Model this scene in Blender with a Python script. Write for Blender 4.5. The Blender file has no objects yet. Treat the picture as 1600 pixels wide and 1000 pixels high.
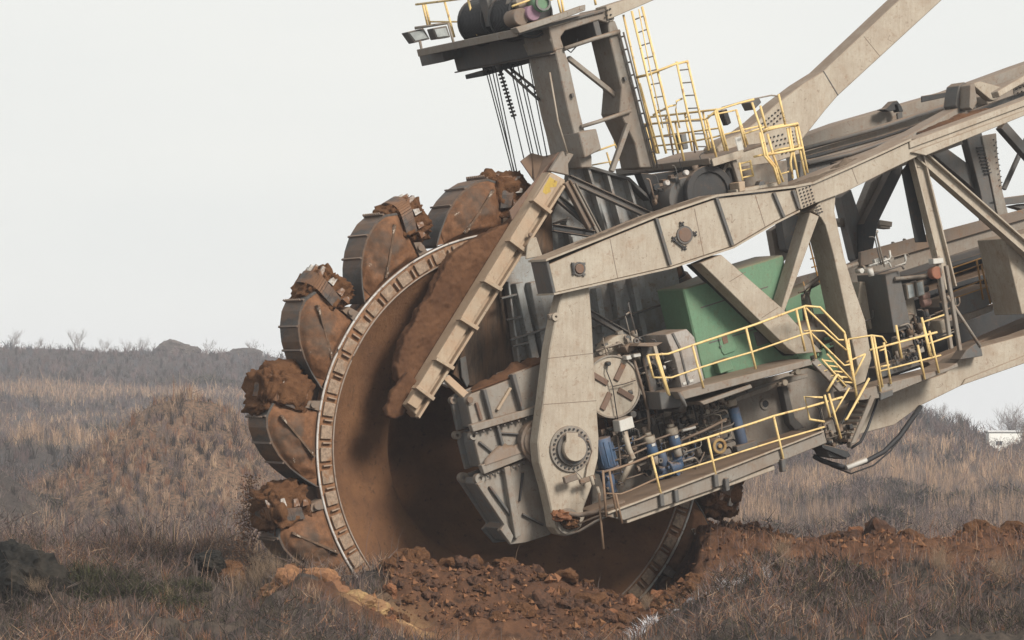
import bpy, bmesh, math, random
import numpy as np
from mathutils import Vector, Matrix
from mathutils import noise as mn
random.seed(7); rng = np.random.default_rng(7)
SC = bpy.context.scene
COL = SC.collection
# ---------------------------------------------------------------- camera, sky, sun, exposure
F = 5250.0            # focal length in photo pixels (1600 wide)
HOR = 585.0           # horizon row in the photo
CZ = 5.2
cam_d = bpy.data.cameras.new('camera'); cam = bpy.data.objects.new('camera', cam_d); COL.objects.link(cam)
cam.location = (0, 0, CZ); cam.rotation_euler = (math.radians(90), 0, 0)
cam_d.sensor_width = 36; cam_d.lens = F/1600*36; cam_d.shift_y = (HOR-500)/1600
cam_d.clip_start = 1; cam_d.clip_end = 6000
SC.camera = cam
SC.render.resolution_x = 1024; SC.render.resolution_y = 640
SUN_EL = math.radians(36); SUN_AZ = math.radians(40)     # azimuth: to the right of straight behind the camera
w = bpy.data.worlds.new('World'); SC.world = w; w.use_nodes = True
nt = w.node_tree; nt.nodes.clear()
out = nt.nodes.new('ShaderNodeOutputWorld'); bg = nt.nodes.new('ShaderNodeBackground')
sky = nt.nodes.new('ShaderNodeTexSky'); sky.sky_type = 'NISHITA'; sky.sun_disc = False
sky.sun_elevation = SUN_EL; sky.sun_rotation = math.pi - SUN_AZ
sky.dust_density = 6; sky.air_density = 1.2
hs = nt.nodes.new('ShaderNodeHueSaturation'); hs.inputs['Saturation'].default_value = 0.10
mx = nt.nodes.new('ShaderNodeMixRGB'); mx.inputs[0].default_value = 0.90
mx.inputs[2].default_value = (9.35, 9.45, 9.2, 1)         # the overcast veil
nt.links.new(sky.outputs[0], hs.inputs['Color']); nt.links.new(hs.outputs[0], mx.inputs[1])
tcw = nt.nodes.new('ShaderNodeTexCoord'); cn = nt.nodes.new('ShaderNodeTexNoise'); cn.inputs['Scale'].default_value = 3.5; cn.inputs['Detail'].default_value = 5
mpw = nt.nodes.new('ShaderNodeMapping'); mpw.inputs['Scale'].default_value = (1, 1, 4); nt.links.new(tcw.outputs['Generated'], mpw.inputs[0]); nt.links.new(mpw.outputs[0], cn.inputs['Vector'])
cr_ = nt.nodes.new('ShaderNodeValToRGB'); cr_.color_ramp.elements[0].position = .3; cr_.color_ramp.elements[1].position = .7; cr_.color_ramp.elements[0].color = (.955, .965, .97, 1); cr_.color_ramp.elements[1].color = (1.03, 1.025, 1.01, 1)
cmul = nt.nodes.new('ShaderNodeMixRGB'); cmul.blend_type = 'MULTIPLY'; cmul.inputs[0].default_value = 1; nt.links.new(cn.outputs[0], cr_.inputs[0]); nt.links.new(mx.outputs[0], cmul.inputs[1]); nt.links.new(cr_.outputs[0], cmul.inputs[2])
nt.links.new(cmul.outputs[0], bg.inputs[0]); bg.inputs[1].default_value = 0.1
nt.links.new(bg.outputs[0], out.inputs[0])
sun_d = bpy.data.lights.new('sun', 'SUN'); sun = bpy.data.objects.new('sun', sun_d); COL.objects.link(sun)
sun_d.energy = 5.0; sun_d.angle = math.radians(16); sun_d.color = (1, .93, .83)
sdir = Vector((math.sin(SUN_AZ)*math.cos(SUN_EL), -math.cos(SUN_AZ)*math.cos(SUN_EL), math.sin(SUN_EL)))
sun.rotation_euler = sdir.to_track_quat('Z', 'Y').to_euler(); sun.location = (20, -20, 60)
SC.view_settings.view_transform = 'Standard'; SC.view_settings.look = 'None'
SC.view_settings.exposure = 0; SC.view_settings.gamma = 1
SC.render.engine = 'CYCLES'
SC.cycles.max_bounces = 6; SC.cycles.diffuse_bounces = 2; SC.cycles.glossy_bounces = 2
SC.cycles.transparent_max_bounces = 4; SC.cycles.volume_bounces = 0

# ---------------------------------------------------------------- machine frame
PSI = math.radians(26)
BV = Vector((-math.sin(PSI), math.cos(PSI), 0))          # sideways across the boom, away from the camera
AH = Vector((math.cos(PSI), math.sin(PSI), 0))
def ray(px, py): return Vector(((px-800)/F, 1, (HOR-py)/F))
CAMP = Vector((0, 0, CZ))
O0 = CAMP + ray(891, 700)*68
def Q(px, py, b):
    """point of the plane at sideways offset b seen at photo pixel (px,py)"""
    r = ray(px, py); t = ((O0-CAMP).dot(BV)+b)/r.dot(BV)
    return CAMP + r*t
A3 = (Q(1280, 691, 0)-Q(950, 805, 0)).normalized()
C3 = A3.cross(BV).normalized()

# ---------------------------------------------------------------- mesh builder
class MB:
    def __init__(s): s.v = []; s.f = []; s.m = []; s.sm = []
    def add(s, vs, fs, mi=0, smooth=False):
        o = len(s.v); s.v += [tuple(p) for p in vs]
        for f in fs: s.f.append([i+o for i in f]); s.m.append(mi); s.sm.append(smooth)
        return s
    def prism3(s, pts, ext, mi=0, side=None):
        n = len(pts); a = [Vector(p) for p in pts]; b = [p+ext for p in a]
        s.add(a+b, [list(range(n))], mi)
        s.f.append([len(s.v)-1-i for i in range(n)]); s.m.append(mi); s.sm.append(False)
        o = len(s.v)-2*n
        for i in range(n):
            j = (i+1) % n
            s.f.append([o+i, o+n+i, o+n+j, o+j]); s.m.append(mi if side is None else side); s.sm.append(False)
        return s
    def prism(s, px, b0, th, mi=0, side=None):
        return s.prism3([Q(x, y, b0) for x, y in px], BV*th, mi, side)
    def obox(s, o, x, y, z, mi=0):
        o = Vector(o); P = [o, o+x, o+x+y, o+y]; return s.prism3(P, z, mi)
    def beam(s, p, q, wd, hd, mi=0, side=None):
        """box beam p-q; wd along BV-ish, hd perpendicular"""
        p = Vector(p); q = Vector(q); d = (q-p).normalized()
        sv = BV if side is None else side
        u = (sv - d*sv.dot(d)).normalized(); v = d.cross(u)
        P = [p-u*wd/2-v*hd/2, p+u*wd/2-v*hd/2, p+u*wd/2+v*hd/2, p-u*wd/2+v*hd/2]
        return s.prism3(P, q-p, mi)
    def hbeam(s, p, q, wd, hd, t=.03, mi=0):
        """H section: flanges facing up/down of the member, web in between"""
        p = Vector(p); q = Vector(q); d = (q-p).normalized()
        u = (BV-d*BV.dot(d)).normalized(); v = d.cross(u)
        for k in (-1, 1):
            s.beam(p+v*k*(hd/2-t/2), q+v*k*(hd/2-t/2), wd, t, mi)
        s.beam(p, q, t, hd-2*t-.004, mi)
        return s
    def tube(s, pts, r, n=6, mi=0, cap=True):
        pts = [Vector(p) for p in pts]; rings = []; o = len(s.v)
        for i, p in enumerate(pts):
            a = pts[max(i-1, 0)]; b = pts[min(i+1, len(pts)-1)]; d = (b-a).normalized()
            ref = Vector((0, 0, 1)) if abs(d.z) < .9 else Vector((1, 0, 0))
            u = d.cross(ref).normalized(); v = d.cross(u)
            rr = r[i] if isinstance(r, (list, tuple)) else r
            for k in range(n):
                t = 2*math.pi*k/n; s.v.append(tuple(p+u*math.cos(t)*rr+v*math.sin(t)*rr))
        for i in range(len(pts)-1):
            for k in range(n):
                k2 = (k+1) % n
                s.f.append([o+i*n+k, o+i*n+k2, o+(i+1)*n+k2, o+(i+1)*n+k]); s.m.append(mi); s.sm.append(True)
        if cap:
            s.f.append([o+k for k in range(n)][::-1]); s.m.append(mi); s.sm.append(False)
            e = o+(len(pts)-1)*n; s.f.append([e+k for k in range(n)]); s.m.append(mi); s.sm.append(False)
        return s
    def cyl(s, c, axis, r, L, n=28, mi=0, r2=None):
        c = Vector(c); ax = Vector(axis).normalized()
        return s.tube([c, c+ax*L], [r, r if r2 is None else r2], n, mi)
    def ring(s, c, axis, r0, r1, L, n=36, mi=0):
        c = Vector(c); ax = Vector(axis).normalized(); ref = Vector((0, 0, 1)) if abs(ax.z) < .9 else Vector((1, 0, 0))
        u = ax.cross(ref).normalized(); v = ax.cross(u); o = len(s.v)
        for k in range(n):
            t = 2*math.pi*k/n; d = u*math.cos(t)+v*math.sin(t)
            for (r, l) in ((r0, 0), (r1, 0), (r1, L), (r0, L)): s.v.append(tuple(c+d*r+ax*l))
        for k in range(n):
            a = o+4*k; b = o+4*((k+1) % n)
            for i in range(4):
                j = (i+1) % 4; s.f.append([a+i, a+j, b+j, b+i]); s.m.append(mi); s.sm.append(False)
        return s
    def build(s, name, mats, parent=None, bevel=0, level=1):
        me = bpy.data.meshes.new(name); me.from_pydata(s.v, [], s.f)
        if not isinstance(mats, (list, tuple)): mats = [mats]
        for m in mats: me.materials.append(m)
        me.polygons.foreach_set('material_index', s.m); me.polygons.foreach_set('use_smooth', s.sm)
        bm = bmesh.new(); bm.from_mesh(me); bmesh.ops.recalc_face_normals(bm, faces=bm.faces); bm.to_mesh(me); bm.free()
        return link(name, me, parent, bevel)
def link(name, me, parent=None, bevel=0):
    o = bpy.data.objects.new(name, me); COL.objects.link(o)
    if parent is not None:
        o.parent = parent
        if parent.type == 'EMPTY': o.location = -parent.location
    if bevel:
        m = o.modifiers.new('bevel', 'BEVEL'); m.width = bevel; m.segments = 1; m.limit_method = 'ANGLE'; m.angle_limit = math.radians(40)
    return o
def tag(o, label=None, cat=None, group=None, kind=None):
    if label: o['label'] = label
    if cat: o['category'] = cat
    if group: o['group'] = group
    if kind: o['kind'] = kind
    return o
def empty(name, loc):
    o = bpy.data.objects.new(name, None); COL.objects.link(o); o.location = loc; o.empty_display_size = .3; return o

# ---------------------------------------------------------------- materials
def srgb(r, g, b):
    f = lambda c: (c/255/12.92 if c/255 <= .04045 else ((c/255+.055)/1.055)**2.4)
    return (f(r), f(g), f(b), 1)
def nodes(name):
    m = bpy.data.materials.new(name); m.use_nodes = True; n = m.node_tree
    return m, n, n.nodes['Principled BSDF']
def N(n, t, **kw):
    x = n.nodes.new(t)
    for k, v in kw.items():
        if k.startswith('i_'):
            x.inputs[k[2:].replace('_', ' ')].default_value = v
        else: setattr(x, k, v)
    return x
def noise(n, scale, detail=6, rough=.6, vec=None, dist=0):
    x = N(n, 'ShaderNodeTexNoise'); x.inputs['Scale'].default_value = scale; x.inputs['Detail'].default_value = detail
    x.inputs['Roughness'].default_value = rough; x.inputs['Distortion'].default_value = dist
    if vec: n.links.new(vec, x.inputs['Vector'])
    return x
def ramp(n, fac, a, b, ca=(0, 0, 0, 1), cb=(1, 1, 1, 1)):
    r = N(n, 'ShaderNodeValToRGB'); e = r.color_ramp.elements
    e[0].position = a; e[1].position = b; e[0].color = ca; e[1].color = cb
    n.links.new(fac, r.inputs[0]); return r
def mix(n, fac, a, b, mode='MIX'):
    x = N(n, 'ShaderNodeMixRGB', blend_type=mode)
    for s, v in ((0, fac), (1, a), (2, b)):
        if hasattr(v, 'is_output'): n.links.new(v, x.inputs[s])
        else: x.inputs[s].default_value = v
    return x.outputs[0]
def wpos(n, sc=(1, 1, 1)):
    g = N(n, 'ShaderNodeNewGeometry'); mp = N(n, 'ShaderNodeMapping'); mp.inputs['Scale'].default_value = sc
    n.links.new(g.outputs['Position'], mp.inputs['Vector']); return mp.outputs[0], g
def math_(n, op, a, b=None, clamp=False):
    x = N(n, 'ShaderNodeMath', operation=op, use_clamp=clamp)
    for s, v in ((0, a), (1, b)):
        if v is None: continue
        if hasattr(v, 'is_output'): n.links.new(v, x.inputs[s])
        else: x.inputs[s].default_value = v
    return x.outputs[0]
DUST = (.17, .115, .078, 1)
def steel(name, base, dust=.55, rust=.25, rough=.62, streak=.35, dustcol=DUST, worn=0):
    m, n, p = nodes(name); base = tuple(x*.66 for x in base[:3])+(1,)
    v, g = wpos(n); vs, _ = wpos(n, (5, 5, .7))
    big = noise(n, .9, 5, .6, v); mid = noise(n, 6, 8, .7, v); st = noise(n, 3.2, 6, .65, vs)
    c = mix(n, ramp(n, big.outputs[0], .35, .7).outputs[0], tuple(x*.86 for x in base[:3])+(1,), tuple(min(x*1.12, .9) for x in base[:3])+(1,))
    sf = math_(n, 'MULTIPLY', ramp(n, st.outputs[0], .44, .64).outputs[0], min(1, streak*1.6))
    c = mix(n, sf, c, tuple(x*y for x, y in zip(base[:3], (.60, .50, .42)))+(1,))
    gr = noise(n, 22, 4, .8, v); c = mix(n, .55, c, mix(n, gr.outputs[0], tuple(x*.62 for x in base[:3])+(1,), tuple(min(x*1.35, .9) for x in base[:3])+(1,)))
    rf = math_(n, 'MULTIPLY', ramp(n, mid.outputs[0], .57, .66).outputs[0], min(1, rust*1.7))
    c = mix(n, rf, c, (.16, .075, .035, 1))
    bl = noise(n, 2.1, 7, .7, v, .6); c = mix(n, math_(n, 'MULTIPLY', ramp(n, bl.outputs[0], .53, .70).outputs[0], min(.6, rust*1.6)), c, tuple(x*y for x, y in zip(base[:3], (.66, .47, .33)))+(1,))
    sc = noise(n, 9, 3, .5, v, 1.5); c = mix(n, math_(n, 'MULTIPLY', ramp(n, sc.outputs[0], .66, .69).outputs[0], min(.7, rust*2)), c, (.10, .05, .03, 1))
    # dust that has settled on faces that look up
    sx = N(n, 'ShaderNodeSeparateXYZ'); n.links.new(g.outputs['Normal'], sx.inputs[0])
    up = ramp(n, sx.outputs['Z'], .25, .8).outputs[0]
    dn = ramp(n, noise(n, 4, 6, .7, v).outputs[0], .25, .6).outputs[0]
    df = math_(n, 'MULTIPLY', math_(n, 'MULTIPLY', up, math_(n, 'ADD', math_(n, 'MULTIPLY', dn, .5), .5)), .92)
    base_d = math_(n, 'MULTIPLY', ramp(n, noise(n, 1.7, 6, .65, v).outputs[0], .38, .68).outputs[0], dust*.75)
    f = math_(n, 'MAXIMUM', df, base_d, True)
    c = mix(n, f, c, dustcol)
    n.links.new(c, p.inputs['Base Color']); p.inputs['Roughness'].default_value = rough
    p.inputs['Specular IOR Level'].default_value = .25
    bp = N(n, 'ShaderNodeBump'); bp.inputs['Strength'].default_value = .25; bp.inputs['Distance'].default_value = .02
    n.links.new(noise(n, 14, 6, .7, v).outputs[0], bp.inputs['Height']); n.links.new(bp.outputs[0], p.inputs['Normal'])
    return m
def clay(name, c0, c1, c2=None, scale=2.2, bump=.7):
    c0, c1, c2 = [tuple(x*y for x, y in zip(c[:3], (.40, .395, .385)))+(1,) for c in (c0, c1, c2)]
    m, n, p = nodes(name); tc = N(n, 'ShaderNodeTexCoord'); v = tc.outputs['Object']
    a = noise(n, scale, 9, .68, v); b = noise(n, scale*5, 8, .72, v)
    c = mix(n, ramp(n, a.outputs[0], .40, .60).outputs[0], c0, c1)
    if c2: c = mix(n, ramp(n, b.outputs[0], .56, .68).outputs[0], c, c2)
    n.links.new(c, p.inputs['Base Color']); p.inputs['Roughness'].default_value = .93; p.inputs['Specular IOR Level'].default_value = .12
    bp = N(n, 'ShaderNodeBump'); bp.inputs['Strength'].default_value = bump; bp.inputs['Distance'].default_value = .06
    h = math_(n, 'ADD', b.outputs[0], math_(n, 'MULTIPLY', a.outputs[0], 2))
    n.links.new(h, bp.inputs['Height']); n.links.new(bp.outputs[0], p.inputs['Normal']); return m
def simple(name, col, rough=.6, metal=0, var=.25):
    m, n, p = nodes(name); v, g = wpos(n)
    a = noise(n, 7, 6, .7, v)
    c = mix(n, ramp(n, a.outputs[0], .3, .7).outputs[0], tuple(x*(1-var) for x in col[:3])+(1,), tuple(min(1, x*(1+var)) for x in col[:3])+(1,))
    n.links.new(c, p.inputs['Base Color']); p.inputs['Roughness'].default_value = rough; p.inputs['Metallic'].default_value = metal
    p.inputs['Specular IOR Level'].default_value = .3
    return m
M = dict(
    beam=steel('beige_painted_steel', (.53, .47, .385, 1), dust=.45, rust=.22, streak=.4),
    grey=steel('grey_painted_steel', (.325, .30, .265, 1), dust=.7, rust=.3),
    dgrey=steel('dark_grey_steel', (.135, .138, .138, 1), dust=.35, rust=.2),
    panel=steel('blue_grey_steel', (.20, .212, .215, 1), dust=.5, rust=.25),
    black=steel('near_black_steel', (.045, .05, .055, 1), dust=.15, rust=.1),  # near-black steel, also used on sheets and strips that stand for shade
    dirty=steel('clay_smeared_steel', (.22, .18, .15, 1), dust=1.2, rust=.5),
    green=steel('green_painted_sheet', (.165, .31, .195, 1), dust=.22, rust=.12, streak=.2),
    blue=steel('blue_painted_metal', (.06, .12, .22, 1), dust=.3, rust=.15),
    white=steel('off_white_painted_metal', (.68, .67, .63, 1), dust=.12, rust=.06, streak=.1),
    yellow=steel('yellow_rail_paint', (1.1, .80, .36, 1), dust=.45, rust=.45, dustcol=(.42, .30, .15, 1)),
    orange=steel('rusty_orange_rail_paint', (.62, .34, .10, 1), dust=.5, rust=.5),
    rustrail=steel('rusted_rail_paint', (.30, .20, .13, 1), dust=.9, rust=.8),
    bright=steel('polished_worn_steel', (.75, .74, .72, 1), dust=.5, rust=.7, rough=.5),
    brown=steel('brown_cover_plate', (.20, .13, .10, 1), dust=.4, rust=.5),
    rubber=simple('black_rubber', (.02, .02, .022, 1), .6),
    glass=simple('lamp_glass', (.28, .30, .30, 1), .15),
    purple=simple('mauve_machine_paint', (.20, .12, .16, 1), .5),
    clay=clay('ochre_clay', (.205, .098, .050, 1), (.31, .155, .078, 1), (.13, .065, .038, 1)),
    cake=clay('caked_clay', (.185, .092, .052, 1), (.27, .137, .075, 1), (.14, .075, .048, 1), 1.6, .4),
    wheelin=clay('wheel_lining_clay', (.27, .140, .080, 1), (.37, .19, .10, 1), (.17, .095, .06, 1), 1.3, .6),
    bucketside=None, bucketback=None)
def two_tone(name, a, b, scale, lo, hi, rough=.75, vecsc=(1, 1, 1), c=None):
    a, b = [tuple(x*y for x, y in zip(q[:3], (.62, .59, .55)))+(1,) for q in (a, b)]
    m, n, p = nodes(name); tc = N(n, 'ShaderNodeTexCoord'); mp = N(n, 'ShaderNodeMapping'); mp.inputs['Scale'].default_value = vecsc
    n.links.new(tc.outputs['Object'], mp.inputs[0]); v = mp.outputs[0]
    x = noise(n, scale, 8, .68, v, .4); y = noise(n, scale*6, 7, .7, v)
    k = mix(n, ramp(n, y.outputs[0], .38, .62).outputs[0], tuple(q*.55 for q in a[:3])+(1,), a)
    k2 = mix(n, ramp(n, y.outputs[0], .3, .7).outputs[0], tuple(q*.8 for q in b[:3])+(1,), b)
    col = mix(n, ramp(n, x.outputs[0], lo, hi).outputs[0], k, k2)
    if c:
        z = noise(n, scale*2.6, 6, .7, v); col = mix(n, ramp(n, z.outputs[0], .68, .71).outputs[0], col, c)
    n.links.new(col, p.inputs['Base Color']); p.inputs['Roughness'].default_value = rough; p.inputs['Specular IOR Level'].default_value = .2
    bp = N(n, 'ShaderNodeBump'); bp.inputs['Strength'].default_value = .6; bp.inputs['Distance'].default_value = .03
    n.links.new(math_(n, 'ADD', x.outputs[0], math_(n, 'MULTIPLY', y.outputs[0], .5)), bp.inputs['Height']); n.links.new(bp.outputs[0], p.inputs['Normal'])
    return m
M['bucketside'] = two_tone('clay_smeared_bucket_side', (.27, .135, .072, 1), (.13, .095, .075, 1), .9, .50, .66, c=(.40, .34, .28, 1))
M['bucketback'] = two_tone('scraped_bucket_steel', (.13, .125, .125, 1), (.22, .13, .08, 1), 1.1, .46, .60, .55, (1, .35, 1))
M['rimpad'] = two_tone('scuffed_rim_plate', (.48, .37, .29, 1), (.34, .19, .11, 1), 2.2, .52, .66)
M['rimbase'] = two_tone('clay_covered_rim', (.34, .18, .10, 1), (.42, .28, .19, 1), 1.5, .5, .7)
M['panelclay'] = two_tone('clay_splashed_panel', (.16, .12, .095, 1), (.26, .155, .095, 1), 1.4, .42, .64, vecsc=(2.5, 2.5, .5))
M['lightpanel'] = steel('pale_grey_rib_panel', (.42, .44, .44, 1), dust=.7, rust=.3)
M['chute'] = steel('sandy_beige_steel', (.48, .39, .29, 1), dust=.7, rust=.25, dustcol=(.34, .22, .14, 1))

# numpy value noise
_P = rng.random((256, 256))
def vn(x, y):
    x = np.asarray(x, float); y = np.asarray(y, float)
    xi = np.floor(x).astype(int); yi = np.floor(y).astype(int); fx = x-xi; fy = y-yi
    fx = fx*fx*(3-2*fx); fy = fy*fy*(3-2*fy)
    a = _P[xi % 256, yi % 256]; b = _P[(xi+1) % 256, yi % 256]; c = _P[xi % 256, (yi+1) % 256]; d = _P[(xi+1) % 256, (yi+1) % 256]
    return (a*(1-fx)+b*fx)*(1-fy)+(c*(1-fx)+d*fx)*fy-.5
def fbm(x, y, o=4, g=.5):
    s = 0; a = 1
    for i in range(o): s = s+a*vn(x*2**i+17*i, y*2**i+31*i); a *= g
    return s
# ================================================================ TERRAIN
ROWS = [
 (40, [(0, 1180), (1600, 1180)]),
 (57, [(0, 1030), (400, 1030), (700, 1060), (1000, 1050), (1200, 1010), (1600, 1000)]),
 (63.5, [(-400, 960), (0, 960), (300, 968), (400, 945), (440, 908), (475, 896), (540, 930), (600, 958), (660, 992), (800, 1015), (900, 1020), (985, 1000), (1040, 965), (1100, 932), (1190, 897), (1230, 912), (1300, 935), (1450, 955), (1600, 962), (2000, 950)]),
 (67.0, [(-400, 905), (0, 905), (300, 922), (400, 930), (480, 928), (540, 908), (560, 900), (600, 886), (640, 872), (690, 880), (740, 880), (800, 893), (860, 900), (960, 938), (1010, 946), (1040, 940), (1100, 912), (1150, 893), (1200, 886), (1300, 886), (1600, 878), (2000, 860)]),
 (70.2, [(-400, 890), (0, 890), (330, 895), (400, 925), (500, 950), (560, 975), (640, 1020), (1000, 1030), (1040, 960), (1075, 895), (1092, 838), (1110, 824), (1150, 832), (1240, 856), (1300, 860), (1600, 846), (2000, 830)]),
 (75, [(-400, 875), (0, 878), (330, 880), (400, 900), (560, 925), (900, 930), (1040, 860), (1088, 815), (1140, 820), (1190, 835), (1230, 846), (1300, 850), (1450, 850), (1530, 842), (1600, 828), (2000, 820)]),
 (82, [(-400, 868), (0, 872), (500, 868), (1100, 880), (1600, 890)]),
 (200, [(-400, 885), (0, 870), (600, 880), (1600, 850)]),
 (250, [(-400, 850), (0, 830), (600, 850), (1000, 850), (1600, 830)]),
 (350, [(-400, 770), (0, 760), (600, 790), (1600, 770)]),
 (500, [(-400, 690), (0, 690), (300, 700), (700, 700), (1150, 690), (1300, 668), (1440, 650), (1500, 668), (1560, 697), (1600, 680), (2000, 640)]),
 (650, [(-400, 612), (0, 618), (400, 622), (700, 640), (1200, 720), (1600, 720), (2000, 690)]),
 (850, [(-400, 530), (0, 543), (100, 548), (400, 556), (600, 575), (1100, 680), (1600, 690), (2000, 680)]),
 (1100, [(0, 640), (1000, 700), (1600, 720)]),
 (2600, [(0, 700), (1600, 700)])]
RD = np.array([r[0] for r in ROWS], float)
def Zprof(i, px):
    d, t = ROWS[i]; a = np.array(t, float)
    return CZ-(np.interp(px, a[:, 0], a[:, 1])-HOR)*d/F
WC = Q(802, 696, 2.7)                      # wheel centre (rim plane)
WR = 333*WC.y/F
def H(x, y, rough=True):
    x = np.asarray(x, float); y = np.asarray(y, float); px = 800+F*x/np.maximum(y, 1)
    i = np.clip(np.searchsorted(RD, y)-1, 0, len(RD)-2)
    z = np.zeros_like(x)
    for k in range(len(RD)-1):
        mk = i == k
        if not mk.any(): continue
        t = np.clip((y[mk]-RD[k])/(RD[k+1]-RD[k]), 0, 1); t = t*t*(3-2*t)*.5+t*.5
        z[mk] = Zprof(k, px[mk])*(1-t)+Zprof(k+1, px[mk])*t
    # conical grassy heap on the left, in the lower bench
    d = np.hypot(x-(280-800)/F*255, (y-262)*.8); z = z+np.clip(11.0*(1-(d/15.5)**1.0), 0, None)+np.where(d < 15, fbm(x*.35, y*.3, 4)*1.5*np.clip(1.2-d/15, 0, 1), 0)
    d = np.hypot(x-(-30-800)/F*235, (y-240)*.8); z = z+np.clip(5*(1-d/7), 0, None)
    d = np.hypot(x-(90-800)/F*390, (y-390)*.6); z = z+np.clip(5*(1-d/16), 0, None)
        # slot cut by the wheel
    u = (x-WC.x)*AH.x+(y-WC.y)*AH.y; ww = (x-WC.x)*BV.x+(y-WC.y)*BV.y
    rr = np.where(u > 1.5, WR+.25, WR+1.75)
    inside = (np.abs(u) < rr) & (ww > -.45) & (ww < 2.0)
    lim = WC.z-np.sqrt(np.clip(rr*rr-u*u, 0, None))
    z = np.where(inside, np.minimum(z, lim), z)
    if rough:
        s = np.clip(y/90, .8, 7)
        z = z+fbm(x/s*.9, y/s*.9, 4)*.28*s**.75
        z = z+np.where(y < 90, fbm(x*3.1, y*3.1, 3, .6)*.17+fbm(x*1.6+50, y*1.6, 2)*.12, 0)
    return z
def h1(x, y): return float(H(np.array([x]), np.array([y]))[0])
def claymask(x, y):
    px = 800+F*x/y
    a = np.clip((px-560)/60, 0, 1)*np.clip((y-64.6+fbm(x*.7, y*.7, 3)*1.6)/.8, 0, 1)      # the torn-up belt by the wheel
    edge = np.interp(px, [560, 990, 1040, 1100, 1190, 1230, 1300, 1600], [61, 61, 64.0, 64.3, 64.5, 64.9, 65.8, 67.3])
    a = np.clip((px-570+fbm(x*.8, y*.8, 3)*60)/40, 0, 1)*np.clip((y-edge+fbm(x*.9, y*.9, 3)*1.8)/.8, 0, 1)*np.clip((81-y)/2, 0, 1)
    rid = np.exp(-((px-(500+(63.8-y)*30))/85)**2)*np.exp(-((y-63.2)/1.2)**2)
    return np.clip(a+3.0*rid*np.clip(.75+1.5*fbm(x*1.3, y*1.3, 3), 0, 1), 0, 1)
def yellowmask(x, y):
    px = 800+F*x/y
    return np.exp(-((y-63.4)/.9)**2)*np.clip((px-520)/40, 0, 1)*np.clip((690-px)/40, 0, 1)*np.clip(.55+2*fbm(x*2.2, y*2.2, 3), 0, 1)
sx = np.tan(np.linspace(-1.25, 1.25, 520))/np.tan(1.25)
sx = np.sign(sx)*(np.abs(np.linspace(-1, 1, 520))**1.0*.175)
sx = np.concatenate([-np.linspace(.9, .19, 26), sx, np.linspace(.19, .9, 26)])
yy = [40.0]
while yy[-1] < 2500:
    D = yy[-1]; yy.append(D+(.45 if D < 58 else .11 if D < 79 else D*.006 if D < 300 else D*.009))
yy = np.array(yy)
S, Y = np.meshgrid(sx, yy); X = S*Y; Z = H(X, Y)
ny, nx = X.shape
co = np.stack([X, Y, Z], -1).reshape(-1, 3)
idx = np.arange(ny*nx).reshape(ny, nx)
quads = np.stack([idx[:-1, :-1], idx[:-1, 1:], idx[1:, 1:], idx[1:, :-1]], -1).reshape(-1, 4)
def fast_mesh(name, co, faces, k, cols=None, mats=(), smooth=False, extra=None):
    me = bpy.data.meshes.new(name); nv = len(co); nf = len(faces)
    me.vertices.add(nv); me.vertices.foreach_set('co', np.asarray(co, np.float32).ravel())
    me.loops.add(nf*k); me.loops.foreach_set('vertex_index', np.asarray(faces, np.int32).ravel())
    me.polygons.add(nf); me.polygons.foreach_set('loop_start', np.arange(nf, dtype=np.int32)*k)
    me.polygons.foreach_set('loop_total', np.full(nf, k, np.int32))
    me.polygons.foreach_set('use_smooth', np.full(nf, smooth))
    me.update()
    if cols is not None:
        a = me.color_attributes.new('tint', 'FLOAT_COLOR', 'POINT')
        a.data.foreach_set('color', np.concatenate([cols, np.ones((nv, 1))], 1).astype(np.float32).ravel())
    for m in mats: me.materials.append(m)
    return me
cm = claymask(X, Y).reshape(-1); ym = yellowmask(X, Y).reshape(-1)
frost = np.zeros_like(cm)
PXg = (800+F*X/Y).reshape(-1); Yg = Y.reshape(-1); Xg = X.reshape(-1)
fl = 63.6+np.interp(PXg, [960, 1040, 1190], [0, .5, .9])
frost = np.exp(-((Yg-fl)/.55)**2)*np.clip((PXg-960)/20, 0, 1)*np.clip((1215-PXg)/20, 0, 1)
GROUNDTINT = np.stack([cm, ym, frost], 1)
def bandt(x, y, px):
    s = fbm(x*.05, y*.022+3, 4)+fbm(x*.3, y*.12, 3)*.45; s = np.where(y < 240, fbm(x*.25, y*.06, 4)*.8, s); s = np.where((px < 760) & (y > 240), s*.42, s)
    pym = HOR-(H(x, y, False)-CZ)*F/y; lft = px < 760; wob = fbm(x*.03, y*.01, 3)*18; pw = pym+wob
    bnd = np.where(lft, np.exp(-((pw-614)/11)**2)*1.7*np.clip((500-px)/200, 0, 1)+np.exp(-((pw-690)/8)**2)*1.4*np.clip((300-px)/160, 0, 1)+np.exp(-((pw-655)/10)**2)*.3+np.exp(-((pw-655)/14)**2)*.25-np.exp(-((pw-582)/21)**2)*2.0-np.exp(-((pw-730)/17)**2)*.9,
                   np.exp(-((pw-750)/28)**2)*.6-np.exp(-((pw-812)/22)**2)*.45*np.clip(1-((px-1330)/300)**2, 0, 1))
    return np.clip(np.where(lft, .07, .26)+s*1.3+bnd*.85, 0, 1)
me = fast_mesh('ground', co, quads, 4, GROUNDTINT, (), True)
_t = bandt(X.reshape(-1), Y.reshape(-1), PXg); _t = np.where(Yg < 84, np.clip(.3+fbm(Xg*.5, Yg*.8, 4), 0, 1)*.6, _t)
_a = me.color_attributes.new('cover', 'FLOAT_COLOR', 'POINT'); _a.data.foreach_set('color', np.stack([_t, np.clip((14.5-np.hypot(Xg-(280-800)/F*255, (Yg-262)*.8))/2.5, 0, 1), _t, np.ones_like(_t)], 1).astype(np.float32).ravel())
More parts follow.
